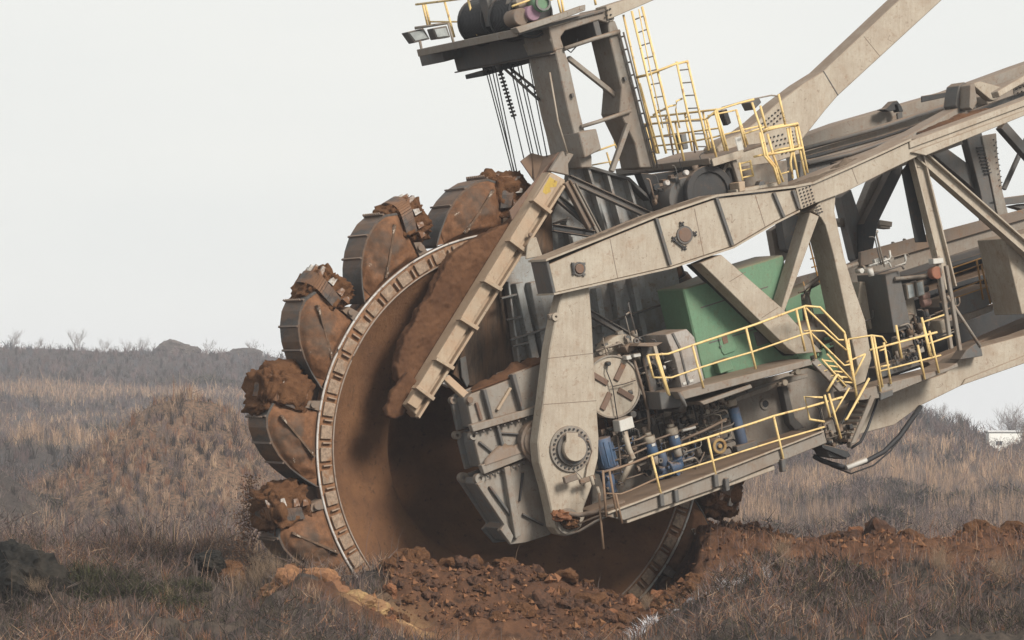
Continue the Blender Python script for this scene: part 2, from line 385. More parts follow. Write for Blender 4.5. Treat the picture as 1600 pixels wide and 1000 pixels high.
m, n, p = nodes('pit_ground'); tc = N(n, 'ShaderNodeTexCoord'); v = tc.outputs['Object']
at = N(n, 'ShaderNodeAttribute', attribute_name='tint'); sp = N(n, 'ShaderNodeSeparateColor'); n.links.new(at.outputs['Color'], sp.inputs[0])
na = noise(n, .5, 9, .7, v); nb = noise(n, 3.5, 9, .72, v); nc = noise(n, .035, 5, .6, v)
at2 = N(n, 'ShaderNodeAttribute', attribute_name='cover'); sp2_ = N(n, 'ShaderNodeSeparateColor'); n.links.new(at2.outputs['Color'], sp2_.inputs[0])
veg = mix(n, sp2_.outputs[0], (.052, .043, .040, 1), (.16, .118, .083, 1))
veg = mix(n, sp2_.outputs[1], veg, (.17, .105, .068, 1))
veg = mix(n, ramp(n, nb.outputs[0], .40, .62).outputs[0], veg, (.035, .030, .026, 1))
cl = mix(n, ramp(n, na.outputs[0], .4, .62).outputs[0], (.070, .036, .023, 1), (.125, .063, .035, 1))
cl = mix(n, ramp(n, nb.outputs[0], .5, .66).outputs[0], cl, (.045, .026, .018, 1))
c = mix(n, sp.outputs[0], veg, cl)
c = mix(n, math_(n, 'MULTIPLY', sp.outputs[1], ramp(n, nb.outputs[0], .3, .55).outputs[0]), c, (.40, .25, .125, 1))
c = mix(n, math_(n, 'MULTIPLY', sp.outputs[2], ramp(n, nb.outputs[0], .50, .60).outputs[0]), c, (.62, .62, .66, 1))
n.links.new(c, p.inputs['Base Color']); p.inputs['Roughness'].default_value = .95; p.inputs['Specular IOR Level'].default_value = .1
bp = N(n, 'ShaderNodeBump'); bp.inputs['Strength'].default_value = .8; bp.inputs['Distance'].default_value = .12
n.links.new(nb.outputs[0], bp.inputs['Height']); n.links.new(bp.outputs[0], p.inputs['Normal'])
me.materials.append(m)
tag(link('ground', me), kind='structure')

# ================================================================ GRASS AND BRUSH (uncountable)
mv, n, p = nodes('dry_plants'); at = N(n, 'ShaderNodeAttribute', attribute_name='tint')
n.links.new(at.outputs['Color'], p.inputs['Base Color']); p.inputs['Roughness'].default_value = .85; p.inputs['Specular IOR Level'].default_value = .1
def blades(name, label, cat, x, y, hgt, wid, col, lean=.35, seg=2):
    nb = len(x); z = H(x, y)-.03
    ang = rng.uniform(0, 2*np.pi, nb); la = rng.uniform(0, 2*np.pi, nb); ln = rng.normal(0, lean, nb)*hgt
    dx = np.cos(ang)*wid/2; dy = np.sin(ang)*wid/2*.4
    tx = np.cos(la)*ln; ty = np.sin(la)*ln
    base = np.stack([x, y, z], 1); off = np.stack([dx, dy, 0*dx], 1)
    mid = base+np.stack([tx*.3, ty*.3, hgt*.55], 1); top = base+np.stack([tx, ty, hgt], 1)
    V = np.stack([base-off, base+off, mid+off*.8, mid-off*.8, top], 1).reshape(-1, 3)
    i = np.arange(nb)*5
    Fc = np.concatenate([np.stack([i, i+1, i+2], 1), np.stack([i, i+2, i+3], 1), np.stack([i+3, i+2, i+4], 1)])
    me = fast_mesh(name, V, Fc, 3, np.repeat(col, 5, 0), (mv,))
    return tag(link(name, me), label, cat, kind='stuff')
VEGK = .62
def pal(nb, cols, wts, jit=.22):
    cols = np.array(cols); k = rng.choice(len(cols), nb, p=np.array(wts)/sum(wts))
    return np.clip(cols[k]*rng.uniform(1-jit, 1+jit, (nb, 1))*VEGK, 0.01, 1)
TAN = (.42, .285, .195); STRAW = (.52, .36, .235); MAUVE = (.165, .118, .112); OLIVE = (.085, .078, .045); DARK = (.050, .042, .038); RUST = (.27, .135, .08); GREYB = (.20, .158, .14)
def near_zone(nb, ylo, yhi, pxlo, pxhi, keep):
    y = rng.uniform(ylo, yhi, nb); px = rng.uniform(pxlo, pxhi, nb); x = (px-800)/F*y
    k = rng.random(nb) < keep(x, y, px)
    u = (x-WC.x)*AH.x+(y-WC.y)*AH.y; ww = (x-WC.x)*BV.x+(y-WC.y)*BV.y
    k &= ~((np.abs(u) < WR+1.6) & (ww > -.8) & (ww < 2.3))
    return x[k], y[k], px[k]
# near foreground: tangled short twigs, grass tufts, stalks
def twigs(name, label, cat, x, y, clump, L, wid, col):
    """dense low scrub: short stems starting at any height inside uneven clumps"""
    nb = len(x); h0 = rng.random(nb)**1.3*clump; z = H(x, y)+h0-.02
    d = rng.normal(0, 1, (nb, 3)); d[:, 2] = np.abs(d[:, 2])*.9+.25; d /= np.linalg.norm(d, axis=1)[:, None]
    s = rng.normal(0, 1, (nb, 3)); s[:, 1] *= .3; s /= np.linalg.norm(s, axis=1)[:, None]
    P = np.stack([x, y, z], 1); V = np.stack([P-s*wid[:, None]/2, P+s*wid[:, None]/2, P+d*L[:, None]], 1).reshape(-1, 3)
    return tag(link(name, fast_mesh(name, V, np.arange(nb*3).reshape(-1, 3), 3, np.repeat(col, 3, 0), (mv,))), label, cat, kind='stuff')
def clumpy(x, y): return np.clip(.5+1.9*fbm(x*.75+4, y*.55, 4, .6), 0, 1)
def nearcol(x, y, px, nb):
    t = np.clip(.62+3.4*fbm(x*.42+9, y*.9, 4)-.5*((px > 1250) & (y > 65))+.3*(px < 430), 0, 1)
    dark = pal(nb, [OLIVE, DARK, MAUVE, GREYB], [3, 5, 3.5, 1.4])*.85; warm = pal(nb, [RUST, MAUVE, TAN, GREYB], [3.6, 4, 1.6, 2.4])
    c = np.where((rng.random(nb) < t)[:, None], dark, warm)
    rt = (px > 1230) & (y > 63) & (rng.random(nb) < .55); c[rt] = pal(int(rt.sum()), [RUST, MAUVE, TAN], [4, 3, 1])
    pale = (px > 330) & (px < 620) & (y > 64) & (rng.random(nb) < .5)
    c[pale] = pal(int(pale.sum()), [GREYB, TAN], [3, 1]); return c
x, y, px = near_zone(240000, 57, 81, -450, 2050, lambda x, y, px: np.clip(1-claymask(x, y)*1.15, 0, 1)*np.clip(1-1.3*yellowmask(x, y), 0, 1)*(.06+.94*clumpy(x, y)**1.5))
nb = len(x); c = nearcol(x, y, px, nb); k = clumpy(x, y)
twigs('low_scrub', 'tangled dark low scrub covering the near bank', 'scrub', x, y, .03+.42*k**1.7, rng.gamma(3, .07, nb)+.05, rng.uniform(.007, .018, nb), c)
x, y, px = near_zone(60000, 57, 81, -250, 1850, lambda x, y, px: np.clip(1-claymask(x, y), 0, 1)*np.clip(.5+1.6*fbm(x*.5+3, y*.5, 3), .05, 1))
nb = len(x); blades('dry_grass', 'dry brown and olive grass between the scrub of the near bank', 'grass', x, y, rng.gamma(3, .08, nb)+.06, rng.uniform(.007, .014, nb), nearcol(x, y, px, nb), .75)
x, y, px = near_zone(4200, 64, 76, -200, 1800, lambda x, y, px: np.where(px < 620, np.exp(-((px-430)/80)**2)+.16, .14)*(1-.8*claymask(x, y)))
nb = len(x)
blades('weed_stalks', 'tall pale bare weed stalks standing beside the wheel', 'weeds', x, y, rng.gamma(4, .13, nb)+.12, rng.uniform(.007, .012, nb), pal(nb, [TAN, GREYB, MAUVE], [4, 4, 3]), .45)
x, y, px = near_zone(16000, 66, 80, 1060, 1900, lambda x, y, px: np.clip(.35+fbm(x*.6, y*.6)*1.2, 0, 1)*np.clip((74-y)/4, 0.03, 1))
nb = len(x)
blades('stubble', 'rust coloured stubble growing on the clay slope', 'grass', x, y, rng.gamma(3, .06, nb)+.03, rng.uniform(.007, .014, nb), pal(nb, [RUST, TAN, MAUVE], [5, 1, 3]), .7)
# lower bench and far slopes
def far_zone(nb, ylo, yhi):
    y = np.exp(rng.uniform(math.log(ylo), math.log(yhi), nb)); px = np.concatenate([rng.uniform(-200, 1800, nb), rng.uniform(-900, 2500, nb//3)]); y = np.concatenate([y, np.exp(rng.uniform(math.log(ylo), math.log(yhi), nb//3))])
    k = (px < 540) | (px > 1080) | (rng.random(len(px)) < .3); y = y[k]; px = px[k]; return (px-800)/F*y, y, px
def farcol(x, y, px):
    nb = len(x); t = bandt(x, y, px)
    heapd = np.hypot(x-(280-800)/F*255, (y-262)*.8) < 15
    c = pal(nb, [TAN, STRAW, GREYB, RUST], [5, 1.2, 4, .9]); d = pal(nb, [MAUVE, DARK, GREYB, OLIVE], [6, 2.2, 2.6, .8]); h = pal(nb, [RUST, TAN, MAUVE, (.34, .225, .15)], [1.6, 3.6, .8, 4])
    d = np.where(((y > 330) & (px < 760))[:, None], d*np.array([.84, .90, 1.0]), d); q = np.where((rng.random(nb) < t)[:, None], c, d); hm_ = heapd & (rng.random(nb) < .92); q[hm_] = h[hm_]; return q, t
for (nb, lo, hi, hh, ww, nm, lb) in ((150000, 84, 235, .40, .030, 'brush', 'mauve and grey dry brush filling the low bench'),
                                     (190000, 230, 420, .85, .05, 'tall_grass', 'tan and dark tufted grass around the cone shaped heap'),
                                     (190000, 415, 900, 1.1, .10, 'hillside_scrub', 'hazy tan and mauve scrub on the far slopes')):
    x, y, px = far_zone(nb, lo, hi); c, t = farcol(x, y, px); nb = len(x)
    tall = np.clip(.35+.9*t+fbm(x*.35, y*.12, 3)*1.2, .15, 1.6)
    blades(nm, lb, 'scrub', x, y, rng.gamma(4, hh/4, nb)*tall, rng.uniform(.5, 1.3, nb)*ww*np.sqrt(y/lo), c, .6)
    k = rng.random(nb) < .55; x, y = x[k]+rng.normal(0, .2, k.sum()), y[k]; nb = len(x); kk = np.clip(.5+2*fbm(x*.22, y*.09+5, 4), 0, 1)
    c = np.where((rng.random(nb) < .5)[:, None], c[k], pal(nb, [MAUVE, DARK, GREYB], [5, 3, 2]))
    twigs(nm+'_twigs', lb.replace('scrub', 'twigs').replace('brush', 'twigs').replace('grass', 'twigs'), 'scrub', x, y, (hh*2.4)*kk**2, rng.gamma(3, hh*.22, nb)+.05, rng.uniform(.6, 1.3, nb)*ww*.8*np.sqrt(y/lo), c)

def tufts(name, label, nt, ylo, yhi, keep, hgt, wid, cols, wts, k=14, lean=.28, cat='grass'):
    """separate bunches: the stems of one bunch share a foot and a colour"""
    y = np.exp(rng.uniform(math.log(ylo), math.log(yhi), nt)); px = rng.uniform(-150, 1750, nt); px = np.where(rng.random(nt) < .12, rng.uniform(-900, 2500, nt), px); x = (px-800)/F*y
    m_ = rng.random(nt) < keep(x, y, px); x, y, px = x[m_], y[m_], px[m_]; n0 = len(x)
    c = np.repeat(pal(n0, cols, wts, .25), k, 0)*rng.uniform(.8, 1.2, (n0*k, 1)); h = np.repeat(hgt*rng.uniform(.5, 1.5, n0), k)*rng.uniform(.5, 1, n0*k)
    X_ = np.repeat(x, k)+rng.normal(0, .10*hgt, n0*k); Y_ = np.repeat(y, k)+rng.normal(0, .10*hgt, n0*k)
    blades(name, label, cat, X_, Y_, h, wid*rng.uniform(.6, 1.3, n0*k)*np.sqrt(Y_/ylo), c, lean)
on = lambda x, y, px: ((px < 540) | (px > 1080)) & ~((px > 1530) & (px < 1612) & (y > 395))
hp = lambda x, y: np.hypot(x-(280-800)/F*255, (y-262)*.8)
tufts('heap_tufts', 'straw and olive grass bunches on the cone shaped heap', 8000, 238, 275, lambda x, y, px: np.where(hp(x, y) < 14.5, np.clip(.35+2.4*fbm(x*.3, y*.3), 0.03, 1), 0), .85, .045, [TAN, STRAW, RUST, MAUVE, DARK], [5, 1.8, 3, 2.0, 1.2], 16, .5)
tufts('reeds', 'tall pale reeds standing in bands on the lower bench', 5200, 250, 360, lambda x, y, px: ((px > 1080))*np.clip(.45+2.6*fbm(x*.12, y*.03+7, 3), 0, 1), 2.1, .05, [TAN, TAN, GREYB], [3, 2, 3], 16, .13)
tufts('dark_scrub_bunches', 'dark scrub bunches between the pale reeds', 4200, 235, 330, lambda x, y, px: on(x, y, px)*(hp(x, y) > 14)*(px > 1000)*np.clip(.35+2.6*fbm(x*.11+20, y*.05, 3), 0, 1), 1.7, .055, [DARK, MAUVE, OLIVE], [4, 3, 2], 22, .45, 'scrub')
tufts('bench_bunches', 'mauve twig bunches in front of the cone shaped heap', 5000, 225, 262, lambda x, y, px: (px < 560)*np.clip(.5+2.0*fbm(x*.2, y*.08, 3), .1, 1), 1.1, .04, [MAUVE, GREYB, RUST, DARK], [5, 3, 2, 3], 16, .45, 'scrub')
tufts('slope_bunches', 'tan grass bunches in strips on the far left slope', 9000, 330, 640, lambda x, y, px: on(x, y, px)*np.clip((bandt(x, y, px)-.35)*2.2, 0, 1), 2.0, .085, [TAN, STRAW, GREYB], [4, 1.5, 2], 14, .2)
tufts('slope_scrub_bunches', 'dark scrub bunches on the far slopes', 9000, 330, 840, lambda x, y, px: on(x, y, px)*np.clip((.42-bandt(x, y, px))*2.6, 0, 1), 2.0, .10, [MAUVE, DARK, (.12, .12, .13)], [4, 4, 2], 16, .45, 'scrub')
tufts('near_bunches', 'dry grass bunches on the near bank', 5200, 58, 80, lambda x, y, px: np.clip(1-1.3*claymask(x, y), 0, 1)*np.clip(.45+1.8*fbm(x*.6, y*.6, 3), 0, 1)*~((px > 480) & (px < 1110) & (y > 68)), .34, .011, [TAN, RUST, GREYB, MAUVE, DARK], [1.2, 2, 3, 3, 3], 12, .42)
# frost on the bank edge
nb = 12000; px = rng.uniform(975, 1205, nb); yb = 63.15+rng.normal(0, .25, nb)+.35*((px-975)/230); x = (px-800)/F*yb
k = rng.random(nb) < np.clip(.16+2.8*fbm(x*1.6, yb*1.2+3, 3)+1.1*np.exp(-((px-1160)/30)**2), 0, 1); x, yb = x[k], yb[k]; nb = len(x)
blades('frosty_grass', 'white frosted grass blades along the edge of the lower right bank', 'frost', x, yb, rng.gamma(3, .028, nb)+.03, rng.uniform(.010, .022, nb), pal(nb, [(1, 1, 1.05), (.6, .6, .65)], [2, 1], .15), .7)
# ================================================================ BARE TREES AND BUSHES
bark = simple('grey_bark', (.14, .11, .10, 1), .9, 0, .3)
def twig_tree(name, x, y, h, spread, seed, label, cat, group, n0=5, r0=.016, dens=4, mat=None):
    rnd = random.Random(seed); z = h1(x, y)-.1
    root = empty(name, (x, y, z)); tag(root, label, cat, group)
    tr = MB(); cr = MB(); base = Vector((x, y, z))
    def grow(p, d, L, r, lev, mb):
        pts = [p]; q = p; dd = d.copy()
        for i in range(3):
            dd = (dd+Vector((rnd.uniform(-1, 1), rnd.uniform(-1, 1), rnd.uniform(-.3, .6)))*.22).normalized(); q = q+dd*L/3; pts.append(q)
        mb.tube(pts, [r, r*.8, r*.6, r*.35], 3 if lev else 5, cap=False)
        if lev < 3:
            for i in range(dens if lev else n0+2):
                k = rnd.randint(1, 3); a = pts[k]
                nd = (dd*.75+Vector((rnd.uniform(-1, 1), rnd.uniform(-1, 1), rnd.uniform(-.2, .8)))*spread).normalized()
                grow(a, nd, L*rnd.uniform(.45, .75), r*.5, lev+1, cr)
    for i in range(n0):
        d = Vector((rnd.uniform(-1, 1)*spread, rnd.uniform(-1, 1)*spread, 1)).normalized()
        grow(base, d, h*.5, h*r0, 0, tr)
    tr.build('trunk', bark, root); cr.build('crown', mat or bark, root)
    return root
SKY = [(120, 846, 5.2, 'tallest bare tree standing on the left skyline'), (20, 846, 4.6, 'bare bushy tree on the skyline at the far left'),
       (163, 848, 3.4, 'small bare tree on the skyline right of the tallest one'), (198, 848, 3.3, 'bare tree on the skyline halfway to the dark round heap'),
       (222, 849, 3.6, 'bare tree on the skyline just left of the dark round heap'), (325, 850, 3.2, 'low bare bush on the skyline right of the dark round heap'),
       (60, 847, 3.0, 'low bare shrub on the skyline between two taller bare trees'), (400, 850, 4.0, 'faint bare tree on the skyline beside the second heap')]
for i, (px, D, hh, lb) in enumerate(SKY):
    twig_tree('bare_tree', (px-800)/F*D, D, hh*1.15, .75, 100+i, lb, 'tree', 'bare trees along the left skyline', 4, .014, 4)
for i, (px, D, hh, lb) in enumerate([(1572, 500, 6.4, 'leafless tree behind the white hut'), (1470, 500, 3.2, 'bare shrub on the crest of the right hill below the boom'),
        (1452, 502, 2.6, 'small bare shrub at the left end of the right hill crest'), (1598, 470, 5.0, 'bare tree at the right edge beside the white hut'), (1500, 500, 2.4, 'low shrub on the right hill crest nearest the hut')]):
    twig_tree('bare_tree', (px-800)/F*D, D, hh, .7, 200+i, lb, 'tree', 'bare trees on the right hill', 5, .012, 5)
# dark thickets on slopes: many small twig faces inside an uneven lump
def thicket(name, x, y, r, h, nl, col, label, group, wid=.03):
    z = h1(x, y)
    k = 7; cx = rng.normal(0, .45, k)*r; cy = rng.normal(0, .3, k)*r; cr = rng.uniform(.35, .7, k)*r
    j = rng.integers(0, k, nl); d = rng.normal(0, 1, (nl, 3)); d /= np.linalg.norm(d, axis=1)[:, None]; rad = rng.random(nl)**.5
    P = np.stack([cx[j], cy[j], 0*cx[j]], 1)+d*(cr[j]*rad)[:, None]*np.array([1, 1, h/r*1.2]); P[:, 2] = np.abs(P[:, 2])
    P += np.array([x, y, z]); P[:, 2] += H(P[:, 0], P[:, 1])-z
    L = rng.uniform(.06, .2, nl)*r; a = rng.normal(0, 1, (nl, 3))+np.array([0, 0, 1.0]); a /= np.linalg.norm(a, axis=1)[:, None]
    s = rng.normal(0, 1, (nl, 3)); s /= np.linalg.norm(s, axis=1)[:, None]
    V = np.stack([P-s*wid*r/2, P+s*wid*r/2, P+a*L[:, None]], 1).reshape(-1, 3)
    me = fast_mesh(name, V, np.arange(nl*3).reshape(-1, 3), 3, np.repeat(pal(nl, col, [1]*len(col), .35), 3, 0), (mv,))
    return tag(link(name, me), label, 'bush', group)
for px, D, r, h, lb in [(1345, 240, 3.6, 3.2, 'dark thorny bush below the boom in front of pale grass'), (1215, 235, 2.8, 2.2, 'dark bush right behind the bucket at the far side of the wheel'),
                        (1500, 300, 4.5, 3.2, 'broad dark thicket on the right slope'), (1560, 290, 3.6, 2.8, 'dark bush at the right edge below the white hut'), (1420, 330, 3.4, 2.4, 'middle bush of the right slope beneath the cable loop'),
                        (1275, 300, 3.0, 2.2, 'bush below the walkway end on the right slope')]:
    thicket('bush', (px-800)/F*D, D, r, h, 9000, [DARK, MAUVE, OLIVE, (.11, .095, .085)], lb, 'bushes on the right slope')
for px, D, r, h, lb in [(45, 250, 3.0, 1.4, 'low dark scrub at the left edge level with the cone heap foot'), (190, 520, 7, 2.4, 'greenish dark bush on the left slope between tan grass strips'), (130, 420, 5, 2.0, 'dark scrub on the left slope under the lower tan strip'),
                        (330, 700, 9, 2.4, 'dark bush behind the top of the cone shaped heap'), (240, 235, 2.6, .9, 'olive bush on the left flank foot of the cone heap'), (20, 300, 4, 1.6, 'dark bush at the left edge above the lower bench')]:
    thicket('bush', (px-800)/F*D, D, r, h, 7000, [DARK, OLIVE, MAUVE, (.10, .10, .08)], lb, 'bushes on the left slope')
thicket('bush', (150-800)/F*(66.3), 66.3, 1.5, .42, 12000, [OLIVE, DARK, (.07, .075, .035)], 'low olive green bramble strip in the lower left foreground', None, .015)
thicket('bush', (250-800)/F*(65.6), 65.6, 1.2, .36, 12000, [OLIVE, DARK, (.07, .075, .035)], 'low olive bramble right of the lower left bramble strip', None, .015)
thicket('bush', (1260-800)/F*(64.4), 64.4, 1.7, .40, 16000, [OLIVE, DARK, MAUVE], 'dark olive bramble behind the frosty streak in the lower right', None, .015)

# ================================================================ LUMPS: heaps, clods
def lump_mesh(name, r, sc, seed, mats, sub=3, amp=.32, fr=1.4, sharp=.12):
    bm = bmesh.new(); bmesh.ops.create_icosphere(bm, subdivisions=sub, radius=1)
    off = Vector((seed*7.3, seed*3.1, seed*1.7))
    for v in bm.verts:
        d = v.co.copy(); k = 1+amp*mn.noise(d*fr+off)*1.6+sharp*mn.noise(d*fr*3.3+off)+sharp*.6*mn.noise(d*fr*8+off)
        c = mn.cell(d*2.3+off); k += (c-.5)*sharp*.8 if False else 0
        v.co = Vector((d.x*sc[0], d.y*sc[1], d.z*sc[2]))*k*r
    me = bpy.data.meshes.new(name); bm.to_mesh(me); bm.free()
    for m in (mats if isinstance(mats, (list, tuple)) else [mats]): me.materials.append(m)
    return me
moss = two_tone('dark_peaty_soil', (.012, .012, .011, 1), (.035, .03, .024, 1), 1.5, .45, .6)
heapm = two_tone('weathered_spoil', (.085, .072, .068, 1), (.14, .115, .10, 1), .5, .45, .6)
def heap(name, px, D, r, sc, seed, label, cat, mat, group=None, sub=4, dz=0):
    x = (px-800)/F*D; o = link(name, lump_mesh(name, r, sc, seed, mat, sub, .25)); o.location = (x, D, h1(x, D)+dz)
    return tag(o, label, cat, group)
heap('spoil_heap', 275, 850, 5.6, (1.0, 1, .55), 3, 'dark rounded spoil heap on the left skyline', 'heap', heapm)
heap('spoil_heap', 382, 853, 4.2, (1.1, 1, .42), 5, 'pale low heap on the skyline behind the wheel', 'heap', heapm)
heap('peat_mound', 22, 65.6, .98, (1.0, .8, .80), 11, 'blackish mossy earth mound at the left edge', 'mound', moss, sub=5, dz=.32)
thicket('peat_grass', (22-800)/F*65.4, 65.4, 1.35, .75, 9000, [(.03, .026, .024), (.03, .03, .025)], 'blackish dead grass hanging over the mossy mound at the left edge', None, .016)
heap('earth_clump', 329, 68.3, .30, (1.0, .8, .75), 13, 'dark earth clump in the grass left of the lowest bucket', 'clump', moss, dz=.50)
heap('earth_clump', 352, 68.8, .34, (1.2, .9, .8), 14, 'brown clay clump behind the dark earth clump', 'clump', M['clay'], dz=.28)
clodm = [M['clay'], two_tone('orange_clay', (.33, .15, .075, 1), (.24, .11, .06, 1), 1.3, .42, .6), two_tone('dark_moist_clay', (.085, .047, .033, 1), (.14, .07, .042, 1), 1.2, .42, .6)]
variants = [lump_mesh('clod', 1, (1, rng.uniform(.75, 1), rng.uniform(.65, .95)), 20+i, clodm[[0, 0, 1, 2, 0, 2, 0, 2][i]], 3, .42, 1.1, .26) for i in range(8)]
def clod(px, D, r, label, group, k=None, dz=.15, cat='clod'):
    x = (px-800)/F*D; me = variants[k if k is not None else random.randrange(8)]
    o = bpy.data.objects.new('clay_clod', me); COL.objects.link(o); o.location = (x, D, h1(x, D)+r*dz)
    o.rotation_euler = (random.uniform(-.5, .5), random.uniform(-.5, .5), random.uniform(0, 6.28)); o.scale = (r, r, r)
    return tag(o, label, cat, group)
BIG = [(1375, 74.6, .40, 5, 'widest orange clay clod on the torn crest right of the wheel'), (1330, 74.4, .27, 5, 'rounded orange clod left of the widest clod on the crest'),
       (1262, 72.4, .22, 5, 'lone orange clod lying below the crest right of the wheel'), (1300, 74.7, .28, 0, 'brown clod at the left end of the clod row on the crest'),
       (1425, 74.7, .27, 0, 'brown clod right of the widest clod on the crest'), (1535, 74.8, .36, 0, 'large brown clod on the crest near the right edge'),
       (1590, 74.9, .34, 0, 'brown clod on the crest at the right edge'), (1225, 74.8, .26, 0, 'brown clod where the dirt slope meets the crest'), (1480, 74.8, .24, 4, 'low brown clod between two large ones on the right crest'),
       (740, 67.1, .17, 6, 'rounded clod on top of the clay ridge in front of the wheel'), (790, 67.1, .22, 0, 'large clod on the clay ridge under the grey gearbox'), (650, 67.0, .24, 4, 'clod at the left end of the clay ridge'),
       (700, 66.9, .2, 0, 'clod near the highest point of the clay ridge'), (885, 66.8, .24, 0, 'clod on the clay ridge below the bearing arm'), (985, 66.4, .26, 2, 'orange clod beside the dark hole at the rim foot'), (1030, 66.6, .24, 2, 'orange clod right of the dark hole at the rim foot'), (920, 65.9, .3, 0, 'broad clod low on the clay ridge below the rim')]
for px, D, r, k, lb in BIG: clod(px, D, r, lb, None, k)
GR = 'loose clay clods thrown up around the wheel'
made = 0
while made < 270:
    px = random.uniform(585, 1600); D = random.choice((random.uniform(64.8, 68.0), random.uniform(73.5, 75.6))) if px > 1120 or random.random() < .0 else random.uniform(64.6, 67.6)
    if px > 1090 and D < 70: continue
    if random.random() < .12: px = random.uniform(430, 640); D = random.uniform(63.0, 64.2)
    x = (px-800)/F*D
    if float(claymask(np.array([x]), np.array([D]))[0]) < .5: continue
    r = .04+random.random()**2.2*.17
    clod(px, D, r, 'small brown clod among the loose clods on the torn clay', GR); made += 1
# crumbs
nb = 15000; y = rng.uniform(64.4, 76, nb); px = rng.uniform(560, 1700, nb); x = (px-800)/F*y
k = (rng.random(nb) < claymask(x, y)) & ~((px > 1070) & (y < 71.5) & (rng.random(nb) < .8)); x, y = x[k], y[k]; nb = len(x)
u = (x-WC.x)*AH.x+(y-WC.y)*AH.y; ww = (x-WC.x)*BV.x+(y-WC.y)*BV.y; k = ~((np.abs(u) < WR+1.7) & (ww > -.6) & (ww < 2.1)); x, y = x[k], y[k]; nb = len(x)
r = .018+rng.random(nb)**3*.075
OC = np.array([(1, 0, 0), (-1, 0, 0), (0, 1, 0), (0, -1, 0), (0, 0, 1), (0, 0, -1)], float)
OF = np.array([(0, 2, 4), (2, 1, 4), (1, 3, 4), (3, 0, 4), (2, 0, 5), (1, 2, 5), (3, 1, 5), (0, 3, 5)])
V = np.stack([x, y, H(x, y)+r*.3], 1)[:, None, :]+OC[None]*(rng.uniform(.5, 1.4, (nb, 6, 1)))*r[:, None, None]+rng.normal(0, .25, (nb, 6, 3))*r[:, None, None]
cc = pal(nb, [(.24, .115, .06), (.16, .078, .045), (.30, .15, .075), (.09, .05, .035)], [4, 4, 2, 3])
tag(link('clay_crumbs', fast_mesh('clay_crumbs', V.reshape(-1, 3), (OF[None]+np.arange(nb)[:, None, None]*6).reshape(-1, 3), 3, np.repeat(cc, 6, 0), (mv,))), 'fine clay crumbs strewn over the torn ground', 'crumbs', kind='stuff')

# white hut far right
def hut():
    D = 478; x = (1571-800)/F*D; z = h1(x, D); z = CZ+(HOR-706)*D/F-.3
    z = CZ+(HOR-708)*D/F; r = empty('site_hut', (x, D, z)); tag(r, 'small white site hut with one window on the right hill', 'hut')
    wm = simple('white_hut_wall', (.75, .75, .72, 1), .8, 0, .08); dm = simple('hut_window', (.05, .06, .07, 1), .3)
    w, d, h = 4.7, 3, 3.0; o = Vector((x-w/2, D, z))
    MB().obox(o, Vector((w, 0, 0)), Vector((0, d, 0)), Vector((0, 0, h))).build('wall', wm, r)
    MB().obox(o+Vector((-.2, -.2, h+.002)), Vector((w+.4, 0, 0)), Vector((0, d+.4, 0)), Vector((0, 0, .18))).build('roof', simple('hut_roof', (.55, .55, .55, 1)), r)
    MB().obox(o+Vector((1.0, -.04, 1.1)), Vector((.9, 0, 0)), Vector((0, .06, 0)), Vector((0, 0, .6))).build('window', dm, r)
hut()

for px, D, hh, sd, lb in ((405, 66.0, 1.05, 1, 'tall fan shaped dry weed beside the lowest bucket'), (432, 65.6, .8, 2, 'dry weed right of the tall fan shaped one'), (380, 66.3, .7, 3, 'smaller dry weed left of the tall fan shaped one'), (452, 67.4, .7, 4, 'thin dry weed close to the wheel rim foot'),
                          (1010, 65.4, .5, 5, 'small dry weed at the foot of the clay ridge'), (1470, 66.0, .75, 6, 'dry weed in the lower right foreground'), (1560, 65.2, .8, 7, 'dry weed near the lower right corner'), (1225, 66.8, .7, 8, 'single tall thin weed right of the frosty streak'), (60, 64.8, .6, 9, 'dry weed in the lower left corner'), (262, 65.0, .5, 10, 'small dry weed in front of the dark earth clump')):
    twig_tree('dry_weed', (px-800)/F*D, D, hh, .42, 300+sd, lb, 'weed', 'single dry weeds in the foreground', 9, .007, 3, simple('weed_stem', (.24, .17, .115, 1), .9, 0, .3))

heap('clay_heap', 478, 63.7, .60, (1.35, 1.0, .85), 17, 'orange clay heap at the upper end of the sandy streak in the foreground', 'heap', two_tone('dry_orange_clay', (.40, .21, .11, 1), (.27, .14, .08, 1), 2.4, .45, .58), sub=5, dz=-.34)
heap('clay_heap', 548, 63.4, .42, (1.5, 1.0, .85), 19, 'low sandy clay heap right of the orange one in the foreground', 'heap', two_tone('dry_sandy_clay', (.52, .36, .18, 1), (.34, .20, .11, 1), 2.6, .45, .58), sub=5, dz=-.26)
